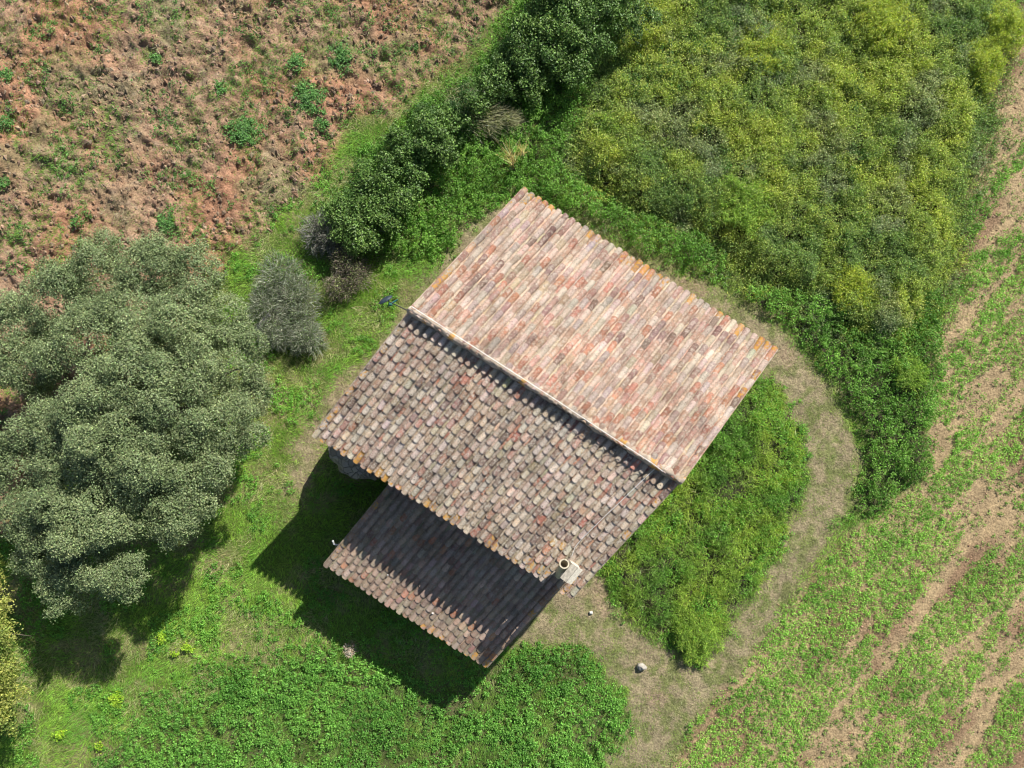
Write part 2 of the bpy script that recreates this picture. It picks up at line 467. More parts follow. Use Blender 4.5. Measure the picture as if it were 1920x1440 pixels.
def wall_mat():
    m, nt, N, L = new_mat("rubble_wall")
    tc = N("ShaderNodeTexCoord")
    vo = N("ShaderNodeTexVoronoi"); vo.inputs["Scale"].default_value = 5.2
    vd = N("ShaderNodeTexVoronoi"); vd.inputs["Scale"].default_value = 5.2; vd.feature = 'DISTANCE_TO_EDGE'
    ns = N("ShaderNodeTexNoise"); ns.inputs["Scale"].default_value = 12
    hs = N("ShaderNodeHueSaturation"); hs.inputs["Saturation"].default_value = .12
    cr = N("ShaderNodeValToRGB")
    cr.color_ramp.elements[0].color = (.20, .16, .12, 1); cr.color_ramp.elements[1].color = (.44, .38, .30, 1)
    mr = N("ShaderNodeMapRange"); mr.inputs[1].default_value = .0; mr.inputs[2].default_value = .06
    mx = N("ShaderNodeMixRGB"); mx.inputs[1].default_value = (.38, .34, .28, 1)
    p = N("ShaderNodeBsdfPrincipled"); p.inputs["Roughness"].default_value = .95
    bp = N("ShaderNodeBump"); bp.inputs["Distance"].default_value = .05
    out = N("ShaderNodeOutputMaterial")
    for q in (vo, vd, ns): L(tc.outputs["Object"], q.inputs["Vector"])
    L(vo.outputs["Color"], hs.inputs["Color"]); L(hs.outputs[0], cr.inputs[0]); L(vd.outputs["Distance"], mr.inputs[0])
    L(mr.outputs[0], mx.inputs[0]); L(cr.outputs[0], mx.inputs[2]); L(mx.outputs[0], p.inputs["Base Color"])
    L(mr.outputs[0], bp.inputs["Height"]); L(bp.outputs[0], p.inputs["Normal"]); L(p.outputs[0], out.inputs[0])
    return m
M_wall = wall_mat()
I = .22
def wz(v):
    """underside height of the main roofs"""
    return (ZR1 - (ZR1 - ZN) * (-v) / A1 if v < 0 else ZR2 - (ZR2 - ZS) * v / A2) - .16
# main walls: north-east half and south-west half
b = [hw(I, -A1 + I, -.3), hw(WID - I, -A1 + I, -.3), hw(WID - I, -.001, -.3), hw(I, -.001, -.3)]
t = [hw(I, -A1 + I, wz(-A1 + I)), hw(WID - I, -A1 + I, wz(-A1 + I)), hw(WID - I, -.001, ZR1 - .12), hw(I, -.001, ZR1 - .12)]
pa = prism(b[::-1], t[::-1])
b = [hw(I + .003, .004, -.3), hw(WID - I - .003, .004, -.3), hw(WID - I - .003, A2 - I, -.3), hw(I + .003, A2 - I, -.3)]
t = [hw(I + .003, .004, ZR2 - .16), hw(WID - I - .003, .004, ZR2 - .16), hw(WID - I - .003, A2 - I, wz(A2 - I)), hw(I + .003, A2 - I, wz(A2 - I))]
pb = prism(b[::-1], t[::-1])
zl = lambda v: ZL + SL * (VE - v)
b = [hw(UL + .2, A2 - I + .004, -.3), hw(UR - .2, A2 - I + .004, -.3), hw(UR - .2, VE - I, -.3), hw(UL + .2, VE - I, -.3)]
t = [hw(UL + .2, A2 - I + .004, zl(A2) - .14), hw(UR - .2, A2 - I + .004, zl(A2) - .14), hw(UR - .2, VE - I, zl(VE - I) - .16), hw(UL + .2, VE - I, zl(VE - I) - .16)]
pc = prism(b[::-1], t[::-1])
V, Fq, C = join(pa, pb)
mesh("wall", V, Fq, M_wall, house)
o = mesh("lean_to_wall", pc[0], pc[1], M_wall, house)

M_tileU = tile_mat("sunny_roof_tile", (.64, .55, .44), (.18, .145, .12), .65, .8)
M_tileL = tile_mat("aged_roof_tile", (.62, .56, .46), (.12, .095, .08), .7, .8)
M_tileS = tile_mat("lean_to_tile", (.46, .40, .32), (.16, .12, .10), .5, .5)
M_mortar = tile_mat("lime_mortar", (.56, .48, .37), (.30, .24, .17), .6, .5)

def tile_colours(n, pal, wts, r):
    k = r.choice(len(pal), n, p=np.array(wts) / sum(wts))
    c = np.array(pal)[k]
    c = c * .84 + np.array(pal).mean(0) * .16
    return np.clip(c * np.exp(r.normal(0, .13, (n, 1))) * np.exp(r.normal(0, .04, (n, 3))), .02, .85)

def tile_roof(name, P0, P1, Q0, Q1, ncol, expo, pal, wts, mat, seed, pan, cutoff=None, wcov=.77, hcov=.36, lich=None, fill=.0, jag=.35):
    """P0,P1: ridge line ends, Q0,Q1: eave line ends (below P0 and P1). Cover tiles as tapered half pipes, pans between."""
    r = np.random.default_rng(seed)
    P0, P1, Q0, Q1 = map(np.asarray, (P0, P1, Q0, Q1))
    U = unit(P1 - P0); Vd = Q0 - P0; Ls = np.linalg.norm(Vd); Vd = Vd / Ls
    X = unit(U - (U @ Vd) * Vd); Nn = np.cross(X, Vd); Nn = Nn if Nn[2] > 0 else -Nn
    wid = np.linalg.norm(P1 - P0); pitch = wid / ncol; pe = pitch * (U @ X)
    AV = []; AF = []; AC = []; k0 = 0
    seg = 8
    for c in range(ncol):
        base = P0 + U * (c + .5) * pitch
        L = Ls if cutoff is None else cutoff(c, Ls)
        off = r.uniform(-jag, jag) * expo
        edges = [0.0]
        v = expo * .9 + off
        while v < L - expo * .35:
            edges.append(v); v += expo * r.uniform(.93, 1.07)
        edges.append(L + r.uniform(-.02, .025))
        nrow = len(edges) - 1
        cols = tile_colours(nrow, pal, wts, r)
        bow = r.normal(0, .007)
        for i in range(nrow):
            v0, v1 = edges[i], edges[i + 1]
            v0o = max(v0 - .07, 0)                       # tucked under the tile above
            w0 = pe * wcov * .5 * r.uniform(.80, .87); w1 = pe * wcov * .5 * r.uniform(.97, 1.04)
            sx0 = bow + r.normal(0, .006); sx1 = bow + r.normal(0, .008)
            h0, h1 = pe * hcov * .92, pe * hcov * 1.08
            lift0, lift1 = .012, .034 + r.uniform(-.004, .01)
            lc = 0.
            if lich is not None: lc = lich(c, i, nrow, ncol, r)
            rings = []
            for (vv, w, h, lf, sx) in ((v0o, w0, h0, lift0, sx0), (v1, w1, h1, lift1, sx1)):
                for th in (0, .016):
                    ring = []
                    for s in range(seg + 1):
                        a = np.pi * s / seg
                        ring.append(base + Vd * (vv + (.032 * math.sin(a) - .015 if vv == v1 and i < nrow - 1 else 0)) + X * (sx - math.cos(a) * (w - th)) + Nn * (lf + math.sin(a) * (h - th) + (0 if th == 0 else 0)))
                    rings.append(ring)
            V = np.array(rings[0] + rings[2] + rings[3] + rings[1])     # outer top, outer low, inner low, inner top
            n1 = seg + 1
            Fq = []
            for a in range(3):
                for s in range(seg):
                    Fq.append((a * n1 + s, a * n1 + s + 1, (a + 1) * n1 + s + 1, (a + 1) * n1 + s))
            C = np.tile(np.append(cols[i], lc), (len(V), 1))
            AV.append(V); AF.append(np.array(Fq) + k0); AC.append(C); k0 += len(V)
    # pans (channels) between covers
    for c in range(ncol + 1):
        base = P0 + U * c * pitch
        cc_ = min(c, ncol - 1)
        L = Ls if cutoff is None else min(cutoff(cc_, Ls), cutoff(max(c - 1, 0), Ls))
        L -= .02
        off = r.uniform(0, 1) * expo
        edges = [0.0]; v = off + .1
        while v < L - .1:
            edges.append(v); v += expo
        edges.append(L)
        hw_ = pe * .30
        x0 = 0 if c == 0 else -hw_; x1 = 0 if c == ncol else hw_
        for i in range(len(edges) - 1):
            col = tile_colours(1, pan[0], pan[1], r)[0]
            xs = np.linspace(x0, x1, 5); prof = [fill + .04 * (x / hw_) ** 2 for x in xs]
            ys = [(edges[i] - .02 if i else 0, .002), (edges[i + 1], .014)]
            V = np.array([base + Vd * vv + X * x + Nn * (p + lf) for vv, lf in ys for x, p in zip(xs, prof)]
                         + [base + Vd * ys[1][0] + X * x + Nn * (p - .004) for x, p in zip(xs, prof)])
            Fq = [(a * 5 + s, a * 5 + s + 1, (a + 1) * 5 + s + 1, (a + 1) * 5 + s) for a in range(2) for s in range(4)]
            AV.append(V); AF.append(np.array(Fq) + k0); AC.append(np.tile(np.append(col, 0.), (len(V), 1))); k0 += len(V)
    # thin deck under the tiles, cut where the roof is cut
    for c in range(ncol):
        L = (Ls if cutoff is None else cutoff(c, Ls)) - .03
        a = P0 + U * c * pitch; bq = P0 + U * (c + 1) * pitch
        g = .012
        base4 = [a - Nn * .09, bq - Nn * .09, bq + Vd * L - Nn * .09, a + Vd * L - Nn * .09]
        top4 = [q + Nn * .078 for q in base4]
        V, Fq, C = prism(base4, top4)
        AV.append(V); AF.append(Fq + k0); AC.append(np.tile(np.array([.24, .18, .13, 0]), (8, 1))); k0 += 8
    V = np.concatenate(AV); Fq = np.concatenate(AF); C = np.concatenate(AC)
    return mesh(name, V, Fq, mat, house, col=C, smooth=False), (P0, U, Vd, X, Nn, Ls, pitch)

palU = [(.56, .42, .33), (.53, .32, .235), (.50, .215, .135), (.61, .50, .40), (.37, .23, .19), (.48, .37, .32), (.25, .15, .12), (.50, .35, .24)]
wtU = [5, 6, 4, 3.5, 3, 3.5, 1.4, 1.5]
palL = [(.54, .41, .30), (.62, .49, .375), (.45, .32, .24), (.47, .27, .20), (.50, .20, .135), (.25, .18, .145), (.64, .53, .43), (.44, .35, .21)]
wtL = [6, 6, 4, 2, .7, 3, 4, 1]
def lichU(c, i, n, nc, r):
    if i == n - 1: return r.choice([.35, .55, .62], p=[.4, .3, .3])
    if c == 0 or c == nc - 1: return r.choice([.2, .48, .58], p=[.4, .3, .3])
    return r.choice([0, .33, .45], p=[.93, .05, .02])
def lichL(c, i, n, nc, r):
    if i == n - 1: return r.choice([.35, .56, .64], p=[.35, .35, .3])
    if i >= n - 5 and c > 29: return r.choice([.2, .46, .55], p=[.55, .25, .2])
    if c == 0 or c == nc - 1: return r.choice([.2, .46, .55], p=[.5, .25, .25])
    return r.choice([0, .36, .46], p=[.94, .05, .01])
def lichS(c, i, n, nc, r):
    if i == n - 1 and c > nc * .45: return r.choice([.3, .5, .58], p=[.45, .35, .2])
    if c == 0 or c == nc - 1: return r.choice([.3, .5, .58], p=[.5, .3, .2])
    return 0.
roofU, frU = tile_roof("north_roof", hw(0, 0, ZR1), hw(WID, 0, ZR1), hw(0, -A1, ZN), hw(WID, -A1, ZN), 38, .335, palU, wtU, M_tileU, 3,
                       ([(.54, .41, .31), (.50, .34, .25), (.42, .22, .155)], [6, 3, 1]), wcov=.80, hcov=.36, lich=lichU, fill=.016, jag=.5)
def cutL(c, L):
    if c in (34, 35): return L - .78
    return L
roofL, frL = tile_roof("south_roof", hw(0, .02, ZR2), hw(WID, .02, ZR2), hw(0, A2, ZS), hw(WID, A2, ZS), 38, .285, palL, wtL, M_tileL, 4,
                       ([(.46, .37, .27), (.40, .31, .23), (.46, .22, .15)], [6, 4, 1.5]), cutoff=cutL, wcov=.76, hcov=.36, lich=lichL, fill=.006, jag=.3)
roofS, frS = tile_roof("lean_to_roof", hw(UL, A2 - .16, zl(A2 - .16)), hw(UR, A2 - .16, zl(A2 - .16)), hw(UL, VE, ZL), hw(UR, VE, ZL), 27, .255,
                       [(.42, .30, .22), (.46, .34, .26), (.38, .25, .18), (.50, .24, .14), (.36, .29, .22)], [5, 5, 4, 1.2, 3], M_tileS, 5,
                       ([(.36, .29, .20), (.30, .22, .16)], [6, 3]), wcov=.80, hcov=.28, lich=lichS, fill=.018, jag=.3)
roofU["label"] = "pale sunlit clay tile roof slope with cream mortar lines"
roofL["label"] = "darker weathered clay tile roof slope"
roofS["label"] = "low lean-to tile roof mostly in shade"
# mortar band along the top edge of the north roof
P0, U, Vd, X, Nn, Ls, pitch = frU
n = 260; V = []; C = []
r5 = np.random.default_rng(5)
prof = [(.0, -.12), (-.015, .0), (.005, .055), (.03, .078), (.08, .085), (.13, .078), (.18, .05), (.20, -.02)]
for i in range(n + 1):
    u = WID * i / n
    for v, h in prof:
        a = (vnoise(u * 9, v * 30 + 3, 1, 41, 3) - .5)
        V.append(P0 + U * u + Vd * (v + .07 * (vnoise(u * 5, 7. + v * 4, 1, 42, 3) - .5)) + Nn * (h + .10 * a))
        lc = .12 + .55 * float(sst(.55, .75, vnoise(np.array(u), np.array(v * .5), .35, 43, 2)))
        kk = .6 + .75 * float(vnoise(np.array(u), np.array(v * 2.), .16, 44, 3)); C.append((.50 * kk, .40 * kk, .31 * kk, lc))
m = len(prof)
Fq = [(i * m + s, i * m + s + 1, (i + 1) * m + s + 1, (i + 1) * m + s) for i in range(n) for s in range(m - 1)]
V = np.array(V); nv = len(V)
mesh("ridge_mortar", V, Fq, M_mortar, house, col=np.array(C), smooth=True)

# rounded stone annex under the west corner of the eave
def annex():
    c = hw(.98, A2 - .22, 0); V = []; C = []; seg = 48
    rr = np.random.default_rng(8)
    levels = [(0, 1.16), (.5, 1.14), (1.0, 1.12), (1.5, 1.10), (1.9, 1.05), (2.15, .98), (2.35, .82), (2.5, .6), (2.6, .3), (2.62, .01)]
    for z, rad in levels:
        for k in range(seg):
            a = 2 * np.pi * k / seg
            j = 1.07 + .05 * math.sin(9 * a + z * 7) + rr.normal(0, .035)
            V.append((c[0] + rad * j * math.cos(a), c[1] + rad * j * math.sin(a) * .92, z - .1 + rr.normal(0, .02)))
    Fq = [(i * seg + k, i * seg + (k + 1) % seg, (i + 1) * seg + (k + 1) % seg, (i + 1) * seg + k) for i in range(len(levels) - 1) for k in range(seg)]
    return mesh("rounded_annex", V, Fq, M_wall, house)
annex()

# chimney: stack with a small two-slope cap, and a round clay flue beside it
M_render = plain_mat("lime_render", (.72, .66, .54), .9, 16, .18, bump=.4)
M_renderw = plain_mat("weathered_cap", (.50, .45, .36), .9, 14, .3, bump=.4)
M_clay = plain_mat("clay_flue", (.48, .42, .30), .85, 20, .3)
def hframe(px, py, z):
    p = pw(px, py, z)[:2] - O2
    A = np.array([dU, dV]).T
    return np.linalg.solve(A, p)
uc, vc = hframe(1071, 1075, 5.1)
zr = ZR2 - (ZR2 - ZS) * vc / A2
a, bb = .125, .20
zt = zr + .72
base = [hw(uc - a, vc - bb, zr - .35), hw(uc + a, vc - bb, zr - .35), hw(uc + a, vc + bb, zr - .35), hw(uc - a, vc + bb, zr - .35)]
top = [q + np.array([0, 0, zt - zr + .35]) for q in base]
pz = prism(base[::-1], top[::-1])
ch = mesh("chimney", pz[0], pz[1], M_render, house)
ch["label"] = "short pale rendered chimney with a two-slope cap near the eave"
def slab(u0, u1, z0, z1, v0, v1, th=.045):
    b4 = [hw(u0, v0, z0), hw(u1, v0, z1), hw(u1, v1, z1), hw(u0, v1, z0)]
    t4 = [q + np.array([0, 0, th]) for q in b4]
    return prism(b4[::-1], t4[::-1])
for s, mt in ((-1, M_renderw), (1, M_render)):
    q = slab(uc + s * (a + .035), uc + s * .004, zt - .01, zt + .10, vc - bb - .03, vc + bb + .03) if s < 0 else slab(uc + .004, uc + a + .035, zt + .10, zt - .01, vc - bb - .03, vc + bb + .03)
    cp_ = mesh("cap_slab", q[0], q[1], mt, ch, loc=np.array(house.location))
# flue
ub, vb = hframe(1052, 1086, 4.7); ut, vt = hframe(1058, 1056, 5.25)
p0 = hw(ub, vb, ZR2 - (ZR2 - ZS) * vb / A2 - .15); p1 = pw(1058, 1057, 5.2)
def flue(p0, p1, R, Rin):
    d = unit(p1 - p0); s1 = unit(np.cross(d, [0, 1, .2])); s2 = np.cross(d, s1)
    rings = [(p0, R), (p1 - d * .04, R), (p1 - d * .04, R * 1.1), (p1, R * 1.1), (p1, Rin), (p1 - d * .4, Rin), (p1 - d * .4, .002)]
    V = []; sg = 20
    for c, rr in rings:
        for k in range(sg):
            t = 2 * np.pi * k / sg
            V.append(c + rr * (math.cos(t) * s1 + math.sin(t) * s2))
    Fq = [(i * sg + k, i * sg + (k + 1) % sg, (i + 1) * sg + (k + 1) % sg, (i + 1) * sg + k) for i in range(len(rings) - 1) for k in range(sg)]
    return np.array(V), np.array(Fq)
fv, ff = flue(p0, p1, .115, .092)
fl = mesh("flue_pipe", fv, ff, M_clay, house, smooth=False)

# ------------------------------------------------------------------ foliage things
def sublobes(lobes, k, frac, seed, lo=.62, hi=1.12):
    r = np.random.default_rng(seed); out = []
    for c, rad in lobes:
        out.append((c, rad * .80))
        for _ in range(k):
            d = unit(np.array([r.normal(), r.normal(), r.normal() * .6 + .25]))
            f = frac * r.uniform(.6, 1.35)
            out.append((c + d * rad * r.uniform(lo, hi), rad * f))
    return out
def crown_points(lobes, dens, shell=.35, gap=.45, gs=.5, seed=1, up=-.35):
    """points in the outer shell of ellipsoid lobes [(c, r(3))], thinned by 3-D-ish noise; returns P, N"""
    r = np.random.default_rng(seed); PP = []; NN = []
    cs = np.array([l[0] for l in lobes]); rs = np.array([l[1] for l in lobes])
    for c, rad in lobes:
        area = 4 * np.pi * np.prod(rad) ** (2 / 3)
        n = int(area * dens)
        d = unit(r.normal(size=(n, 3)))
        d = d[d[:, 2] > up]
        k = 1 - shell * r.random(len(d)) ** 1.6
        bump = .80 + .40 * vnoise(d[:, 0] * rad[0] + c[0] + d[:, 2], d[:, 1] * rad[1] + c[1] - d[:, 2], gs, seed + 5, 3)
        P = c + d * rad * (k * bump)[:, None]
        g = vnoise(P[:, 0] + P[:, 2] * .7, P[:, 1] - P[:, 2] * .6, gs * .9, seed + 9, 3)
        keep = g > gap * .75 * r.uniform(.7, 1.15, len(P))
        # drop points deep inside another lobe
        deep = np.zeros(len(P), bool)
        for c2, r2 in zip(cs, rs):
            q = np.linalg.norm((P - c2) / r2, axis=1)
            deep |= q < .55
        keep &= ~deep | (r.random(len(P)) < .08)
        PP.append(P[keep]); NN.append(d[keep])
    return np.concatenate(PP), np.concatenate(NN)
def crown_leaves(P, N, per, spread, L, W, base, base2, seed, var=.2, tilt=.6, thin=False):
    r = np.random.default_rng(seed)
    n = len(P) * per
    Q = np.repeat(P, per, 0) + r.normal(0, spread, (n, 3))
    NN = unit(np.repeat(N, per, 0) * .6 + np.array([0, 0, .5]) + r.normal(0, tilt, (n, 3)))
    D = r.normal(size=(n, 3))
    t = np.clip(vnoise(Q[:, 0], Q[:, 1], .8, seed + 3, 3) + r.normal(0, .18, n), 0, 1)
    c = jit(mix2(base, base2, t, n), n, var, .05, r)
    ls = L * r.uniform(.7, 1.3, n); ws = W * r.uniform(.7, 1.3, n)
    return leaf_geo(Q, NN, D, ls, ws, c)
def limbs(base, tips, r0, seed, mat, name="trunk", parent=None, h0=.5):
    r = np.random.default_rng(seed); parts = []
    fork = base + np.array([r.normal(0, .05), r.normal(0, .05), h0])
    mid = (base + fork) / 2 + np.array([.04, .03, 0]) * r0 * 6
    parts.append(tube([base - np.array([0, 0, .15]), base + [0, 0, .05], mid, fork], [r0 * 1.45, r0 * 1.15, r0, r0 * .9], 10))
    for tp in tips:
        m1 = fork * .62 + tp * .38 + r.normal(0, .12, 3) * np.linalg.norm(tp - fork) * .3
        m2 = fork * .3 + tp * .7 + r.normal(0, .1, 3) * np.linalg.norm(tp - fork) * .3
        parts.append(tube([fork - [0, 0, r0 * .4], m1, m2, tp], [r0 * .55, r0 * .42, r0 * .28, r0 * .08], 7))
        for _ in range(3):
            e = m2 + (tp - m2) * r.uniform(.2, .9) + r.normal(0, .25, 3) * np.linalg.norm(tp - fork) * .4
            parts.append(tube([m2, (m2 + e) / 2 + r.normal(0, .04, 3), e], [r0 * .2, r0 * .13, r0 * .04], 5))
    V, Fq, C = join(*parts)
    return mesh(name, V, Fq, mat, parent)

# --- the big evergreen oak on the left
lob = [(275, 505, 62), (185, 520, 75), (370, 515, 62), (100, 565, 75), (30, 625, 68), (255, 585, 80), (425, 590, 48), (340, 610, 70), (165, 635, 75), (60, 695, 62),
       (440, 690, 70), (355, 690, 72), (470, 750, 48), (255, 715, 70), (180, 760, 78), (335, 775, 85), (230, 820, 85), (415, 800, 68), (110, 820, 78), (45, 880, 75), (150, 900, 82),
       (262, 890, 80), (365, 900, 62), (60, 965, 68), (165, 975, 75), (335, 975, 52), (255, 965, 58), (100, 1040, 62), (180, 1060, 58), (235, 1078, 46), (115, 1105, 44), (-70, 850, 90), (-60, 700, 60)]
r1 = np.random.default_rng(17)
lobes = []
for x, y, rp in lob:
    z = 3.9 - .0042 * math.hypot(x - 230, (y - 790) * .75) + r1.uniform(-.35, .5)
    z = max(z, 2.5)
    rad = rp / 70.
    lobes.append((pw(x, y, z), np.array([rad * 1.02, rad * 1.02, rad * .85])))
base = pw(235, 790, 2.0); base[2] = 0
tree = tag(empty("evergreen_oak", base), "large spreading evergreen tree with dense grey-green crown in the left of the picture", "tree")
tips = [l[0] - np.array([0, 0, .3]) for l in lobes[::2]]
limbs(base, tips, .30, 3, M_bark, "trunk", tree, 1.3)
P, N_ = crown_points(sublobes(lobes, 8, .34, 21, .62, 1.04), 130, .42, .44, .42, 23, -.45)
V, Fq, C = crown_leaves(P, N_, 11, .055, .056, .031, (.105, .135, .066), (.205, .235, .12), 24, .22, .5)
mesh("crown", V, Fq, M_tree, tree, col=C)

def bush(name, label, cat, spots, z, dens, per, L, W, c1, c2, seed, group=None, mat=None, stem=M_twig, spread=.06, gap=.45, gs=.35, sh=.45, squash=.8, tips_n=7, part="foliage"):
    lobes = []
    r = np.random.default_rng(seed)
    for x, y, rp in spots:
        rad = rp / 62. * (.84 if name == 'hedge_shrub' else 1)
        zc = z * r.uniform(.8, 1.05) * .55
        lobes.append((pw(x, y, zc), np.array([rad, rad, max(rad * squash, .15)])))
    cx = np.mean([l[0] for l in lobes], 0); cx[2] = 0
    o = tag(empty(name, cx), label, cat, group)
    tips = [l[0] + r.normal(0, .2, 3) * l[1] for l in lobes for _ in range(max(1, tips_n // len(lobes)))]
    limbs(cx, tips, .035, seed, stem, "stem", o, .12)
    P, N_ = crown_points(sublobes(lobes, 6, .40, seed + 5), dens, sh, gap, gs, seed + 1, -.25)
    P[:, 2] = np.maximum(P[:, 2], .03)
    V, Fq, C = crown_leaves(P, N_, per, spread, L, W, c1, c2, seed + 2, .25, .6)
    mesh(part, V, Fq, mat or M_leaf, o, col=C)
    return o
HG = "dark evergreen shrubs of the hedge row"
hedge = [
    ("tall dark green shrub at the top edge, the largest of the hedge row", [(1060, 40, 68), (1005, 75, 48), (1105, 85, 46), (1045, 120, 40), (1060, -30, 70), (1010, 20, 36), (1080, 135, 26), (1120, 40, 40)], 2.2),
    ("dark shrub at the top edge just right of the tallest hedge shrub", [(1165, 10, 60), (1150, -40, 60), (1200, 40, 36)], 1.7),
    ("dark green shrub in the hedge above the dry brown brush with pointed stalks", [(955, 150, 50), (915, 165, 38), (985, 125, 48), (900, 195, 30), (1000, 165, 30)], 1.6),
    ("rounded dark green shrub in mid hedge, upper left of the roof corner", [(805, 245, 44), (768, 285, 42), (830, 285, 34), (845, 225, 34), (745, 262, 24)], 1.5),
    ("dark glossy shrub in the hedge beside the upper left roof edge", [(725, 335, 46), (705, 385, 42), (755, 370, 38), (690, 350, 28), (775, 330, 26)], 1.7),
    ("dark shrub at the lower end of the hedge behind the grey dead bush", [(650, 420, 44), (692, 440, 40), (722, 425, 32), (632, 402, 28), (665, 458, 28)], 1.6),
]
for i, (lb, sp, z) in enumerate(hedge):
    bush("hedge_shrub", lb, "shrub", sp, z, 170, 8, .075, .05, (.05, .095, .024), (.15, .225, .058), 100 + i * 7, HG, M_tree, gap=.64, gs=.36, sh=.7)

# --- dead and half-dead bushes: many thin grey twigs
def brush(name, label, spots, z, n, c1, c2, seed, L=.4, leafy=0, lc=(.16, .17, .07), group=None, lean=(0, 0)):
    r = np.random.default_rng(seed)
    cs = [pw(x, y, 0) for x, y, _ in spots]
    cx = np.mean(cs, 0); cx[2] = 0
    o = tag(empty(name, cx), label, "bush", group)
    parts = []; lp = []
    for (x, y, rp), c in zip(spots, cs):
        rad = rp / 60.
        for k in range(9):
            d = unit(np.array([r.normal(lean[0], .7), r.normal(lean[1], .7), r.uniform(.5, 1.3)]))
            e = c + d * np.array([rad, rad, z]) * r.uniform(.6, 1.0)
            parts.append(tube([c, (c + e) / 2 + r.normal(0, .06, 3), e], [.016, .010, .004], 5, False))
        m = int(n / len(spots))
        a = unit(r.normal(size=(m, 3))); a[:, 2] = np.abs(a[:, 2])
        P = c + a * np.array([rad, rad, z]) * (r.random((m, 1)) ** .45)
        an = np.arctan2(a[:, 1], a[:, 0]) + seed
        P[:, :2] = c[:2] + (P[:, :2] - c[:2]) * (.65 + .85 * vnoise(np.cos(an) * 2, np.sin(an) * 2, .8, seed, 2))[:, None]
        D = unit(P - c + r.normal(0, .35, (m, 3)) + np.array([lean[0], lean[1], 0]))
        parts.append(('b', blade_geo(P, D, L * r.uniform(.4, 1.1, m), .013, jit(mix2(c1, c2, r.random(m), m), m, .3, .04, r), r, .15)))
        if leafy: lp.append((P, a))
    V, Fq, C = join(*[p for p in parts if not isinstance(p[0], str)])
    mesh("stem", V, Fq, M_twig, o)
    V, Fq, C = join(*[p[1] for p in parts if isinstance(p[0], str)])
    mesh("twigs", V, Fq, M_dry, o, col=C)
    if leafy:
        P = np.concatenate([p[0] for p in lp]); A = np.concatenate([p[1] for p in lp])
        k = r.random(len(P)) < leafy
        V, Fq, C = crown_leaves(P[k], A[k], 3, .05, .05, .035, lc, tuple(v * 1.6 for v in lc), seed + 1)
        mesh("foliage", V, Fq, M_leaf, o, col=C)
    return o
brush("dead_bush", "grey tangled dead bush between the evergreen tree and the house", [(530, 525, 45), (505, 575, 35), (560, 560, 42), (555, 610, 42), (520, 625, 30), (580, 635, 30)], .8, 9000, (.10, .11, .085), (.25, .25, .20), 301, .26, .30, (.085, .11, .055))
brush("dead_bush", "small grey leafless bush at the lower end of the dark hedge", [(605, 440, 36), (628, 455, 26)], .8, 2600, (.09, .085, .08), (.22, .205, .19), 302, .30, .1, (.08, .11, .05))
brush("withered_bush", "purplish brown withered bush just below the end of the hedge", [(655, 495, 32), (670, 520, 30), (640, 540, 28)], .9, 2200, (.10, .075, .065), (.20, .155, .135), 303, .2, .35, (.14, .15, .07))
brush("dry_brush", "olive-brown brush with pointed grey stalks in a gap of the hedge", [(890, 225, 40), (870, 205, 34), (925, 232, 28), (955, 236, 16)], .8, 3000, (.20, .19, .10), (.34, .31, .20), 304, .45, .25, (.13, .14, .05), lean=(.8, 0))
brush("orange_grass_tuft", "tall orange dry stalks standing above the upper corner of the roof", [(962, 318, 6), (957, 302, 5)], 1.0, 120, (.45, .28, .10), (.5, .36, .16), 305, .6, lean=(-.25, .6))
brush("orange_grass_tuft", "smaller wisp of orange dry stalks right of the taller one above the roof corner", [(978, 300, 4)], .9, 60, (.50, .34, .12), (.60, .48, .2), 306, .5, lean=(0, .6))
brush("pink_weed", "dusty pink seedy weed in the shade edge below the lean-to", [(658, 1216, 12)], .5, 260, (.40, .27, .22), (.55, .42, .36), 307, .12)

# --- yellowish small tree at the left edge, bottom
ys = [(-5, 1135, 34), (8, 1190, 32), (-8, 1240, 40), (12, 1290, 26), (-10, 1340, 40), (-60, 1200, 60), (-60, 1300, 60), (-15, 1085, 26)]
r1 = np.random.default_rng(5)
lobes = [(pw(x, y, 2.3 + r1.uniform(-.3, .3)), np.array([rp / 62.] * 2 + [rp / 75.])) for x, y, rp in ys]
base = pw(-45, 1230, 1.2); base[2] = 0
yt = tag(empty("yellowing_tree", base), "small yellowing tree with ochre twigs cut by the left edge of the picture", "tree")
limbs(base, [l[0] for l in lobes], .12, 8, M_bark, "trunk", yt, .7)
P, N_ = crown_points(sublobes(lobes, 5, .4, 35), 120, .5, .5, .4, 33, -.2)
V, Fq, C = crown_leaves(P, N_, 8, .07, .075, .04, (.15, .20, .05), (.36, .33, .10), 34, .25)
mesh("crown", V, Fq, M_leaf, yt, col=C)

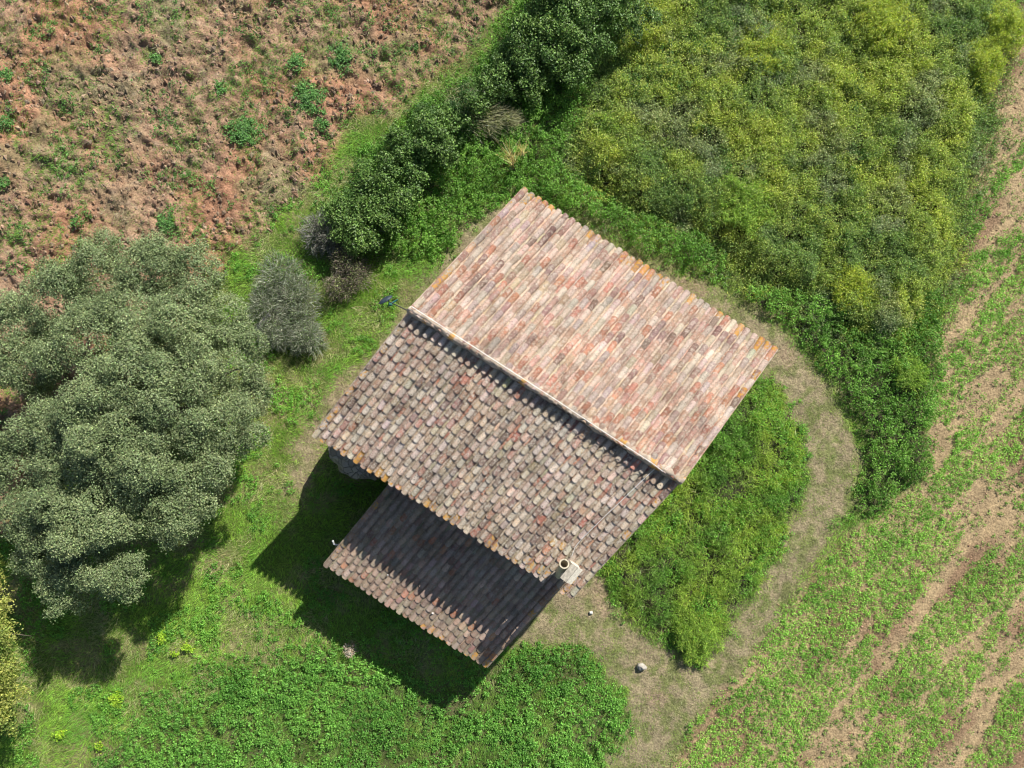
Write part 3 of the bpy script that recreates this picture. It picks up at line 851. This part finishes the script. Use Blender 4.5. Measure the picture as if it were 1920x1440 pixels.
# ------------------------------------------------------------------ canopy mounds for the thickets
def mounds(M, spacing, rlo, rhi, hlo, hhi, seed):
    r = np.random.default_rng(seed)
    n = int((GX1 - GX0) * (GY1 - GY0) / spacing ** 2)
    xs = r.uniform(GX0, GX1, n); ys_ = r.uniform(GY0, GY1, n)
    k = samp(M, xs, ys_) > .6; xs, ys_ = xs[k], ys_[k]
    Hh = np.zeros(XX.shape); ID = np.zeros(XX.shape)
    for x, y in zip(xs, ys_):
        rad = r.uniform(rlo, rhi); h = r.uniform(hlo, hhi); v = r.random()
        i0, i1 = int((x - rad - GX0) / GS), int((x + rad - GX0) / GS) + 2
        j0, j1 = int((y - rad - GY0) / GS), int((y + rad - GY0) / GS) + 2
        sl = (slice(max(i0, 0), i1), slice(max(j0, 0), j1))
        d = np.hypot(XX[sl] - x, YY[sl] - y) / rad
        hh = h * np.clip(1 - d ** 1.6, 0, 1) ** .8
        better = hh > Hh[sl]
        Hh[sl] = np.where(better, hh, Hh[sl]); ID[sl] = np.where(better, v, ID[sl])
    Hh = blur(Hh, 1, 1) * (.45 + 1.1 * vnoise(XX, YY, .45, seed + 1, 4, .65))
    return Hh * np.clip(M * 1.3, 0, 1), ID
# --- tall yellow-green thicket
HT, IDT = mounds(mThick, .34, .25, .85, .35, 1.35, 51)
HT = mThick * np.maximum(1.15 * vnoise(XX, YY, 1.5, 54, 6, .66) + .05, 0) + .18 * HT + .55 * mThick * (vnoise(XX, YY, .26, 55, 3) - .5)
HT = .68 * np.maximum(HT, 0) * (.12 + .88 * sst(.45, 1, blur(mThick, 10, 2)))
x, y = scatter(np.clip(mThick, 0, 1) * (.30 + .70 * sst(.36, .52, vnoise(XX, YY, .38, 57, 4, .62))), 430)
hh = samp(HT, x, y); idv = samp(IDT, x, y)
n = len(x)
z = gz(x, y) + np.maximum(hh * (1 - .55 * rng.random(n) ** 2.2), .05)
yel = np.clip(.36 + 1.7 * (vnoise(x, y, 1.9, 52, 4) - .42) + .45 * (idv - .5) + .25 * (hh - .7), 0, 1)
gry = sst(.60, .74, vnoise(x, y, .9, 53, 3))
per = 7
P = np.repeat(np.stack([x, y, z], 1), per, 0) + rng.normal(0, .045, (n * per, 3)); P[:, 2] = np.maximum(P[:, 2], .02)
yy_ = np.repeat(yel, per); gg = np.repeat(gry, per)
c = mix2((.12, .18, .055), (.345, .36, .065), np.clip(yy_ + rng.normal(0, .15, n * per), 0, 1), n * per)
c = lerp(c, (.20, .20, .155), gg * .5)
D = unit(rng.normal(0, .8, (n * per, 3)) + np.array([0, 0, .7]))
g1 = blade_geo(P, D, rng.uniform(.06, .17, n * per), .015, jit(c, n * per, .22, .05), rng, .3)
k = rng.random(n * per) < .7
g2 = leaf_geo(P[k] + D[k] * .1, rand_dirs(k.sum(), .7), rng.normal(size=(k.sum(), 3)), .044, .034, jit(c[k] * 1.25, k.sum(), .3, .06))
nl = 5200
xl, yl_ = scatter(mThick, 14); nl = len(xl)
Pl = np.stack([xl, yl_, samp(HT, xl, yl_) * .8], 1)
g3 = blade_geo(Pl, rng.normal(0, .8, (nl, 3)) + np.array([0, 0, .6]), rng.uniform(.25, .6, nl), .016, jit(mix2((.30, .29, .16), (.24, .30, .10), rng.random(nl), nl), nl, .25, .05), rng, .3)
V, Fq, C = join(g1, g2, g3)
o = mesh("fennel_thicket", V, Fq, M_leaf, col=C)
tag(o, "tall feathery yellow-green weeds filling the ground right of the hedge", "thicket", kind="stuff")

# --- broad-leaved green plants
def rosettes(M, dens, per, rad, Hf, L, W, c1, c2, seed, tilt=.5, hmin=.05, noise=.9, dark=None):
    r = np.random.default_rng(seed)
    x, y = scatter(M, dens, r); n = len(x)
    h = samp(Hf, x, y) if isinstance(Hf, np.ndarray) else np.full(n, Hf)
    z = gz(x, y) + hmin + h * (1 - .5 * r.random(n) ** 1.5)
    m = n * per
    a = r.uniform(0, 2 * np.pi, m); rr = rad * np.sqrt(r.random(m))
    P = np.repeat(np.stack([x, y, z], 1), per, 0) + np.stack([rr * np.cos(a), rr * np.sin(a), r.normal(0, .025, m) - .25 * rr], 1)
    P[:, 2] = np.maximum(P[:, 2], .015)
    N_ = unit(np.stack([np.cos(a) * .4, np.sin(a) * .4, np.ones(m)], 1) + r.normal(0, tilt, (m, 3)) * np.array([1, 1, .4]))
    D = np.stack([np.cos(a), np.sin(a), np.zeros(m)], 1) + r.normal(0, .5, (m, 3))
    t = np.repeat(np.clip(vnoise(x, y, noise, seed, 3) * 1.6 - .3 + r.normal(0, .15, n), 0, 1), per)
    c = jit(mix2(c1, c2, t, m), m, .16, .04, r)
    return leaf_geo(P, N_, D, L * r.uniform(.65, 1.3, m), W * r.uniform(.7, 1.25, m), c)
def grass(M, dens, L, c1, c2, seed, flop=.7, w=.010, cl=3, noise=.8):
    r = np.random.default_rng(seed)
    x, y = scatter(M, dens / cl, r); n = len(x) * cl
    x = np.repeat(x, cl) + r.normal(0, .03, n); y = np.repeat(y, cl) + r.normal(0, .03, n)
    P = np.stack([x, y, gz(x, y) - .01], 1)
    ang = vnoise(x, y, 1.3, seed + 1, 2) * 9 + r.normal(0, .7, n)
    D = np.stack([np.cos(ang) * flop, np.sin(ang) * flop, np.abs(r.normal(.7, .25, n))], 1) + r.normal(0, .15, (n, 3))
    t = np.clip(vnoise(x, y, noise, seed + 2, 4) * 2 - .5 + r.normal(0, .12, n), 0, 1)
    c = jit(mix2(c1, c2, t, n), n, .2, .05, r)
    return blade_geo(P, D, L * r.uniform(.5, 1.3, n), w, c, r, .35)

noise1 = vnoise(XX, YY, 1.5, 61, 4)
mPatch = sst(.45, .60, noise1)
mHedge = poly([(600, 400), (640, 375), (700, 300), (770, 240), (850, 190), (930, 110), (985, 60), (1000, -60), (1180, -60), (1140, 90), (1060, 150), (985, 190), (900, 260), (830, 320), (770, 390), (730, 450), (640, 470)], 4, 1.4)
# thicket understorey and fringe
HF, _ = mounds(np.clip(mFringe + mNleaf, 0, 1), .5, .3, .8, .2, .65, 62)
HF = HF * .4 + np.clip(mFringe + mNleaf, 0, 1) * np.maximum(.6 * vnoise(XX, YY, .7, 67, 4, .6) - .1, .02)
V, Fq, C = join(
    rosettes(np.clip(mFringe + mNleaf, 0, 1), 70, 12, .10, HF, .062, .046, (.08, .17, .025), (.17, .30, .055), 63, noise=.7),
    rosettes(mThick * sst(.58, .66, vnoise(XX, YY, 1.2, 64, 3)), 45, 12, .11, HT, .06, .045, (.07, .14, .035), (.14, .24, .07), 65),
    rosettes(mHedge, 120, 14, .12, mHedge * (.25 + 1.1 * vnoise(XX, YY, .6, 69, 4, .65)), .062, .045, (.05, .10, .03), (.13, .21, .055), 68, noise=.5),
    grass(np.clip(mFringe + mNleaf, 0, 1) * .8, 700, .2, (.10, .20, .025), (.20, .27, .06), 66))
tag(mesh("leafy_undergrowth", V, Fq, M_leaf, col=C), "bright green leafy weeds around the foot of the tall thicket and hedge", "undergrowth", kind="stuff")
# island of weeds to the right of the house
HI, _ = mounds(mIsle, .3, .2, .6, .2, .85, 71)
HI = HI * .35 + mIsle * np.maximum(.62 * vnoise(XX, YY, .7, 75, 5, .66) - .12, .03)
HI *= .8
HI *= .15 + .85 * sst(.45, 1, blur(mIsle, 7, 2))
x, y = scatter(mIsle * (.25 + .75 * sst(.38, .54, vnoise(XX, YY, .4, 77, 4, .62))), 320); n = len(x); per = 7
hh = samp(HI, x, y)
z = np.maximum(hh * (1 - .5 * rng.random(n) ** 2), .05)
P = np.repeat(np.stack([x, y, z], 1), per, 0) + rng.normal(0, .045, (n * per, 3)); P[:, 2] = np.maximum(P[:, 2], .02)
t = np.repeat(np.clip(vnoise(x, y, .9, 72, 3) * 1.8 - .45, 0, 1), per)
c = mix2((.11, .21, .04), (.28, .35, .06), t, n * per)
D = unit(rng.normal(0, .8, (n * per, 3)) + np.array([0, 0, .7]))
g1 = blade_geo(P, D, rng.uniform(.06, .16, n * per), .015, jit(c, n * per, .2, .05), rng, .3)
xl, yl_ = scatter(mIsle, 16); nl = len(xl)
g3 = blade_geo(np.stack([xl, yl_, samp(HI, xl, yl_) * .7], 1), rng.normal(0, .9, (nl, 3)) + np.array([0, 0, .6]), rng.uniform(.2, .5, nl), .015, jit(mix2((.32, .30, .17), (.24, .32, .09), rng.random(nl), nl), nl, .25, .05), rng, .3)
V, Fq, C = join(g3, g1, rosettes(mIsle * sst(.42, .56, vnoise(XX, YY, 1.0, 73, 3)), 75, 12, .11, HI, .06, .046, (.10, .22, .03), (.19, .35, .06), 74))
tag(mesh("weed_island", V, Fq, M_leaf, col=C), "island of tall green weeds between the right side of the house and the mown path", "weeds", kind="stuff")
# leafy ground cover at the bottom
HB, _ = mounds(mBleaf, .55, .3, .7, .05, .28, 81)
V, Fq, C = join(
    rosettes(mBleaf * open_ * (.25 + .75 * sst(.36, .5, vnoise(XX, YY, .8, 84, 4, .65))), 95, 13, .095, HB, .060, .048, (.085, .20, .035), (.17, .33, .065), 82, noise=1.3),
    grass(mBleaf * open_, 750, .2, (.10, .21, .03), (.20, .30, .06), 83))
tag(mesh("leafy_ground_cover", V, Fq, M_leaf, col=C), "dense bright green leafy ground cover along the bottom, below the lean-to", "ground cover", kind="stuff")
# grass
mG = mGrass * open_
mDryG = sst(.47, .62, vnoise(XX, YY, .8, 91, 4) + .10 * poly([(430, 850), (560, 820), (560, 1000), (500, 1080), (640, 1220), (560, 1300), (420, 1250), (400, 1000)], 10, 1))
under = poly([(0, 520), (380, 500), (480, 660), (480, 800), (380, 1000), (260, 1100), (0, 1100)], 6, .3)
V, Fq, C = join(
    grass(mG * (1 - .75 * mDryG) * (1 - .4 * under), 1050, .17, (.14, .29, .04), (.27, .40, .065), 92),
    grass(mG * mDryG * (1 - .4 * under), 650, .22, (.30, .28, .14), (.46, .38, .25), 93, flop=1.3),
    grass(mG * mDryG * (1 - .4 * under), 350, .15, (.15, .23, .05), (.25, .29, .09), 94),
    rosettes(mG * np.clip(sst(.54, .62, vnoise(XX, YY, .8, 95, 4)) + .8 * blur(mBleaf, 12, 2), 0, 1) * (1 - .5 * under), 75, 11, .08, .08, .05, .04, (.10, .22, .04), (.18, .34, .06), 96))
tag(mesh("rough_grass", V, Fq, M_leaf, col=C), "rough green grass mixed with dry straw around the tree and left of the house", "grass", kind="stuff")
# mown path: short stubble
V, Fq, C = join(
    grass(mPath * open_, 650, .075, (.25, .235, .135), (.38, .34, .22), 101, flop=1.2, w=.008),
    grass(mPath * open_ * sst(.42, .6, vnoise(XX, YY, .4, 102, 4)), 1000, .07, (.15, .23, .04), (.25, .30, .07), 103, flop=.9, w=.010))
tag(mesh("mown_stubble", V, Fq, M_leaf, col=C), "short mown grass stubble, half dry, on the path curving round the house", "grass", kind="stuff")
# left field: straw, green patches
mWeedL = mFieldL * np.clip(sst(.51, .62, vnoise(XX, YY, 1.2, 111, 4, .6)) + .9 * (poly([(585, 10), (640, -20), (660, 50), (610, 75)], 2, .8) + poly([(470, 215), (505, 225), (480, 305), (435, 300)], 2, .9) + poly([(345, 235), (372, 262), (300, 285)], 2, .8) + poly([(430, 10), (470, 0), (490, 60), (440, 60)], 2, .9) + poly([(0, 40), (60, 55), (30, 90), (0, 90)], 2, .8)), 0, 1)
nearhedge = poly([(960, -50), (1000, 0), (930, 120), (830, 240), (740, 320), (660, 400), (560, 420), (640, 300), (700, 200), (850, 100)], 8, .8)
mDrift = poly([(250, -40), (900, -40), (820, 180), (640, 260), (520, 330), (420, 260), (330, 120)], 12, 1.6)
mGreenL = mFieldL * np.clip(mDrift * .75 * sst(.46, .6, vnoise(XX, YY, .7, 119, 4, .6)) + nearhedge * 1.0 * sst(.3, .55, vnoise(XX, YY, .8, 112, 3)), 0, 1)
V, Fq, C = join(
    grass(mFieldL * (.25 + .75 * sst(.4, .6, dry)), 220, .16, (.34, .26, .18), (.50, .41, .30), 113, flop=1.8, w=.008, cl=7),
    grass(np.clip(mWeedL + mGreenL, 0, 1), 900, .11, (.12, .24, .04), (.20, .33, .06), 114),
    grass(mFieldL * sst(.40, .62, vnoise(XX + 3, YY, 2.0, 115, 4)), 420, .09, (.13, .20, .05), (.22, .28, .09), 116),
    rosettes(mFieldL * np.clip(sst(.57, .65, vnoise(XX, YY, .6, 117, 4)) + .5 * mGreenL, 0, 1), 60, 8, .07, .05, .048, .034, (.08, .17, .05), (.15, .27, .08), 118, hmin=.02))
tag(mesh("straw_and_sprouts", V, Fq, M_leaf, col=C), "dry straw and sparse green sprouts on the ploughed field, top left", "straw", kind="stuff")
def clods(M, dens, s0, s1, c1, c2, seed):
    r = np.random.default_rng(seed)
    x, y = scatter(M, dens, r); n = len(x)
    s = s0 + (s1 - s0) * r.random(n) ** 2.5
    d = np.array([(1, 0, 0), (0, 1, 0), (-1, 0, 0), (0, -1, 0), (0, 0, .55), (0, 0, -.5)], float)
    a = r.uniform(0, 6.28, n); cs, sn = np.cos(a), np.sin(a)
    V = d[None] * s[:, None, None] * r.uniform(.55, 1.25, (n, 6, 1)) * np.array([1.25, .85, 1])
    V = np.stack([V[..., 0] * cs[:, None] - V[..., 1] * sn[:, None], V[..., 0] * sn[:, None] + V[..., 1] * cs[:, None], V[..., 2]], -1)
    V += np.stack([x, y, gz(x, y) + s * .25], 1)[:, None]
    f = np.array([(0, 1, 4), (1, 2, 4), (2, 3, 4), (3, 0, 4), (1, 0, 5), (2, 1, 5), (3, 2, 5), (0, 3, 5)])
    tri = (f[None] + 6 * np.arange(n)[:, None, None]).reshape(-1, 3)
    c = jit(mix2(c1, c2, r.random(n), n) / VEG, n, .18, .03, r)
    return V.reshape(-1, 3), tri, np.repeat(c, 6, 0)
M_clod = attr_mat("earth_clod", .95, 25, .3, .6)
V, tri, C = clods(mFieldL * (.35 + .65 * sst(.4, .6, vnoise(XX, YY, 1.3, 131, 3))), 75, .015, .10, (.33, .20, .125), (.25, .19, .13), 132)
tag(mesh("earth_clods", V, np.zeros((0, 4)), M_clod, col=C, tri=tri), "reddish brown earth clods strewn over the ploughed field at the top left", "soil", kind="stuff")
V, tri, C = clods(mFieldR * (.2 + .8 * sst(.5, .65, vnoise(XX, YY, 1.1, 133, 3))), 45, .01, .05, (.42, .28, .17), (.33, .20, .13), 134)
tag(mesh("earth_crumbs", V, np.zeros((0, 4)), M_clod, col=C, tri=tri), "small tan earth crumbs scattered over the weedy field at the right", "soil", kind="stuff")
# right field: weeds in diagonal bands
band = vnoise(RUx * .2, RUy, .60, 121, 4, .55)
mFieldR_up = poly([(1780, 420), (2000, 200), (2000, 1000), (1700, 1000), (1740, 700)], 8, .5)
mWR = mFieldR * sst(.455, .525, band + .08 * mFieldR_up + .10 * (poly([(1290, 1440), (1700, 900), (1920, 850), (1920, 1100), (1600, 1440)], 10, .5) - .4))
mWR2 = mFieldR * sst(.35, .6, vnoise(XX, YY, .35, 122, 3))
V, Fq, C = join(
    rosettes(mWR, 110, 10, .085, .05, .050, .030, (.14, .28, .045), (.27, .44, .09), 123, hmin=.03, noise=1.1),
    rosettes(mWR2, 40, 7, .06, .03, .05, .03, (.12, .22, .05), (.20, .32, .08), 124, hmin=.02),
    grass(mFieldR, 90, .10, (.40, .32, .2), (.52, .42, .3), 125, flop=1.8, w=.008, cl=5),
    grass(mWR, 260, .09, (.13, .25, .04), (.24, .34, .08), 126))
tag(mesh("field_weeds", V, Fq, M_leaf, col=C), "bands of low green weeds growing on the bare tan field at the right", "weeds", kind="stuff")

# ------------------------------------------------------------------ countable plants
def clump(name, label, cat, px, py, rp, h, c1, c2, seed, group, fine=False, n=60):
    r = np.random.default_rng(seed)
    if fine: rp, h, n = rp * 1.2, h * .58, int(n * .42)
    c = pw(px, py, 0); rad = rp / 58.
    o = tag(empty(name, c), label, cat, group)
    m = int(n * (rad / .25) ** 2)
    a = r.uniform(0, 2 * np.pi, m); ph = r.uniform(0, 6, 4)
    q = rad * r.random(m) ** .62 * (.85 + .2 * np.sin(2 * a + ph[0]) + .16 * np.sin(5 * a + ph[1]) + .12 * np.sin(9 * a + ph[2]))
    zz = h * np.sqrt(np.clip(1 - (q / rad / 1.1) ** 2, 0, 1)) * (1 - .3 * r.random(m))
    P = np.stack([c[0] + q * np.cos(a), c[1] + q * np.sin(a), zz * (.55 + .6 * vnoise(c[0] + q * np.cos(a), c[1] + q * np.sin(a), .3, seed, 2)) + .03], 1)
    per = 9
    Pp = np.repeat(P, per, 0) + r.normal(0, .04, (m * per, 3)); Pp[:, 2] = np.maximum(Pp[:, 2], .02)
    t = np.clip(r.normal(.5, .3, m * per), 0, 1)
    col = jit(mix2(c1, c2, t, m * per), m * per, .2, .05, r)
    if fine:
        D = unit(r.normal(0, .8, (m * per, 3)) + np.array([0, 0, .7]))
        g = join(blade_geo(Pp, D, .14, .014, col, r, .3), leaf_geo(Pp + D * .08, rand_dirs(m * per, .7, r), r.normal(size=(m * per, 3)), .034, .026, col * 1.15))
    else:
        g = leaf_geo(Pp, rand_dirs(m * per, .5, r), r.normal(size=(m * per, 3)), .06 * r.uniform(.7, 1.3, m * per), .045, col)
    mesh("foliage", *g[:2], M_leaf, o, col=g[2])
    st = []
    for k in range(6):
        e = P[r.integers(m)]
        st.append(tube([c + [0, 0, -.03], (c + e) / 2 + [0, 0, .04], e], [.008, .006, .003], 5, False))
    V, Fq, _ = join(*st)
    mesh("stem", V, Fq, M_twig, o)
    return o
WG = "green weed clumps on the ploughed field"
wl = [(582, 185, 38, "broad blue-green weed clump, the largest on the ploughed field"), (557, 118, 20, "round blue-green weed above the largest clump on the field"),
      (462, 248, 36, "dark leafy weed patch just left of the middle of the ploughed field"), (415, 170, 15, "small dark weed between two soil ridges near the field's centre"),
      (298, 115, 14, "small weed below the deepest dark furrow hole at the top"), (15, 232, 15, "dark weed close to the left edge of the field"),
      (175, 10, 0, ""), (440, 100, 0, ""), (145, 420, 10, "tiny weed just above the crown of the big tree"), (315, 420, 22, "pale green weed cluster above the right part of the big tree"),
      (8, 345, 16, "bright green weed cut by the left edge of the ploughed field"), (605, 235, 16, "small dark weed below right of the largest weed clump"),
      (640, 110, 30, "sprawling weed patch at the right end of the field near the hedge"), (15, 145, 16, "leafy weed near the left edge, second from the top")]
for i, (x, y, rp, lb) in enumerate(wl):
    if rp: clump("weed_clump", lb, "weed", x, y, rp, .15, (.07, .15, .05), (.16, .29, .09), 400 + i, WG, n=26)
FG = "rounded fennel bushes rising from the weeds"
fb = [(1302, 1185, 46, .8, "yellow-green bush at the lower tip of the weed island inside the path"), (1590, 545, 48, 1.1, "rounded golden-yellow bush at the lower right edge of the tall thicket"),
      (1385, 390, 62, 1.3, "wide yellow-green bush in the thicket right above the roof's long upper edge"), (1640, 60, 60, 1.5, "bright orange-yellow flowering bush near the top of the thicket"),
      (1870, 60, 44, 1.3, "yellow flowering bush at the top right corner of the thicket"), (1420, 110, 55, 1.3, "yellowish bush with orange tips high in the middle of the thicket"),
      (1150, 250, 45, .9, "small yellow-green bush at the left end of the thicket beside the hedge"), (1700, 700, 34, .7, "low yellow-green bush in the green fringe right of the path bend"),
      (1830, 130, 42, 1.3, "yellow bush along the thicket's right edge just below the corner bush")]
for i, (x, y, rp, h, lb) in enumerate(fb):
    yl = i in (1, 3, 4, 5, 8)
    clump("fennel_bush", lb, "bush", x, y, rp, h, (.15, .24, .045) if not yl else (.19, .25, .045), (.27, .34, .06) if not yl else (.42, .41, .06), 500 + i, FG, True, 75)
SG = "lime-yellow spurge tufts in the grass"
for i, (x, y, rp, lb) in enumerate([(305, 1192, 15, "lime-yellow tuft in the grass, nearest the tree's shadow"), (355, 1210, 15, "brightest lime-yellow tuft, right of the shadow tip"),
                                    (330, 1222, 9, "tiny lime tuft just below left of the brightest one"), (222, 1310, 20, "lime-green tuft at the lower edge of the tree's shadow"),
                                    (112, 1375, 15, "lime tuft nearest the bottom left corner"), (190, 1398, 11, "small lime tuft right of the one at the bottom left corner")]):
    clump("spurge_tuft", lb, "plant", x, y, rp * .68, .15, (.20, .32, .03), (.36, .46, .05), 600 + i, SG, n=40)

# ------------------------------------------------------------------ stones
def stone(name, label, p, r, seed, mat=M_stone, group=None):
    V, Fq, _ = blob(p, r, seed)
    o = mesh(name, V, Fq, mat, loc=p, smooth=True)
    tag(o, label, "stone", group)
p = pw(1203, 1250, .06); stone("boulder", "grey boulder lying alone on the mown path below the house", p, (.15, .11, .11), 1)
p = pw(1108, 1149, .03); stone("stone", "small white stone on the mown grass right of the chimney corner", p, (.065, .055, .05), 2, plain_mat("white_stone", (.7, .68, .62), .9))
p = pw(1052, 1204, .03); 
M_ws = plain_mat("tile_pebble", (.74, .70, .66), .9)
def on_lean(px, py):
    z = 2.3
    for _ in range(5):
        u, v = hframe(px, py, z); z = zl(v) + .10
    return pw(px, py, z)
stone("pebble", "white pebble on the left half of the lean-to roof tiles", on_lean(727, 1078), (.022, .020, .02), 4, M_ws)
stone("pebble", "pale pebble on the middle of the lean-to roof tiles", on_lean(811, 1150), (.034, .03, .025), 5, M_ws)
# grey weathered log at the foot of the dead bush
a_ = pw(505, 590, .5); b_ = pw(482, 618, .12)
V, Fq, _ = tube([b_, (a_ * .5 + b_ * .5) + [0, 0, .02], a_], [.09, .085, .06], 10)
tag(mesh("dead_log", V, Fq, plain_mat("weathered_wood", (.30, .29, .28), .9, 20, .3, bump=.4), loc=b_), "grey weathered log leaning at the foot of the tangled dead bush", "log")

# ------------------------------------------------------------------ cable, lamp, bent pipe
M_cable = plain_mat("pale_cable", (.86, .84, .80), .6)
def roofz(v, up):
    return (ZR1 - (ZR1 - ZN) * (-v) / A1) + up if v < 0 else (ZR2 - (ZR2 - ZS) * v / A2) + up
def on_roof(px, py, up):
    z = 5.2
    for _ in range(8):
        u, v = hframe(px, py, z); z = roofz(v, up)
    return pw(px, py, z)
pts = [on_roof(x, y, .17) for x, y in ((771, 574), (860, 632), (950, 690), (1040, 748), (1130, 808), (1222, 868), (1243, 884))]
V, Fq, _ = tube(pts, .009, 6)
tag(mesh("cable", V, Fq, M_cable, loc=pts[0]), "thin white wire stretched along the top edge of the pale roof slope", "cable")
pts = [on_roof(x, y, .13) for x, y in ((1229, 878), (1205, 900), (1170, 934), (1130, 972), (1090, 1011), (1078, 1026), (1072, 1043))]
V, Fq, _ = tube(pts, .007, 6)
tag(mesh("cable", V, Fq, M_cable, loc=pts[0]), "white cable running down the darker roof slope to the chimney", "cable")
# floodlight bracket at the left gable, near the ridge
M_navy = plain_mat("dark_blue_paint", (.035, .055, .075), .4, 20, .3)
M_teal = plain_mat("teal_paint", (.05, .20, .17), .5, 20, .4)
M_iron = plain_mat("dark_iron", (.09, .085, .08), .6, 20, .3)
lz = 3.1
root = pw(766, 583, 3.9); root[2] = 3.9
head = pw(728, 565, lz)
lamp = tag(empty("wall_lamp", root), "dark blue shaded lamp with teal fitting on an arm at the left gable", "lamp")
wall_pt = hw(I + .02, .0, 4.1)
V, Fq, _ = tube([wall_pt, root, (root + head) / 2 + [0, 0, .05], head + [0, 0, .03]], [.018, .018, .016, .014], 8)
mesh("arm", V, Fq, M_iron, lamp)
def plate(c, ax, nrm, w, l, th):
    ax = unit(np.array(ax, float)); nrm = np.array(nrm, float); nrm = unit(nrm - (nrm @ ax) * ax); s = np.cross(nrm, ax)
    V = []; sg = 12; rings = [(0, 0.01, th), (0, .7, th * .8), (0, 1, 0), (0, .96, -th * .3), (0, 0.01, -th * .3)]
    for _, k, h in rings:
        for i in range(sg):
            t = 2 * np.pi * i / sg
            V.append(c + ax * l * .5 * k * math.cos(t) * (1.12 if abs(math.cos(t)) > .6 else 1) + s * w * .5 * k * math.sin(t) + nrm * h)
    Fq = [(i * sg + k, i * sg + (k + 1) % sg, (i + 1) * sg + (k + 1) % sg, (i + 1) * sg + k) for i in range(len(rings) - 1) for k in range(sg)]
    return np.array(V), Fq
sc_ = pw(723, 562, lz + .05)
V, Fq = plate(sc_, (.86, .50, 0), (-.45, .62, .55), .26, .40, .05)
mesh("lamp_shade", V, Fq, M_navy, lamp)
p = pw(732, 570, lz - .02)
V, Fq, _ = tube([p + [0, 0, .06], p, p - [0, 0, .12]], [.03, .06, .045], 12)
mesh("lamp_housing", V, Fq, M_teal, lamp)
q = pw(742, 564, lz)
V, Fq, _ = join(tube([p, q, q + (q - p) * .4 + [0, 0, .02]], [.03, .028, .02], 8), tube([p - [0, 0, .1], pw(728, 574, lz - .16)], [.035, .02], 8))
mesh("bracket", V, Fq, M_teal, lamp)
# bent pipe end at the lean-to
c0 = on_lean(640, 1019); c0[2] -= .22
M_white = plain_mat("white_paint", (.72, .73, .70), .5)
p_in = hw(UL + .1, hframe(636, 1020, 2.7)[1], c0[2])
t1 = pw(633, 1022, c0[2]); t2 = pw(626, 1020, c0[2] + .02); t3 = pw(624, 1014, c0[2] + .09)
V, Fq, _ = tube([p_in, t1, t2, t3], [.02, .022, .026, .03], 8)
hk = mesh("bent_pipe", V, Fq, M_white, loc=p_in)
tag(hk, "short white bent pipe end poking out past the left edge of the lean-to roof", "pipe")
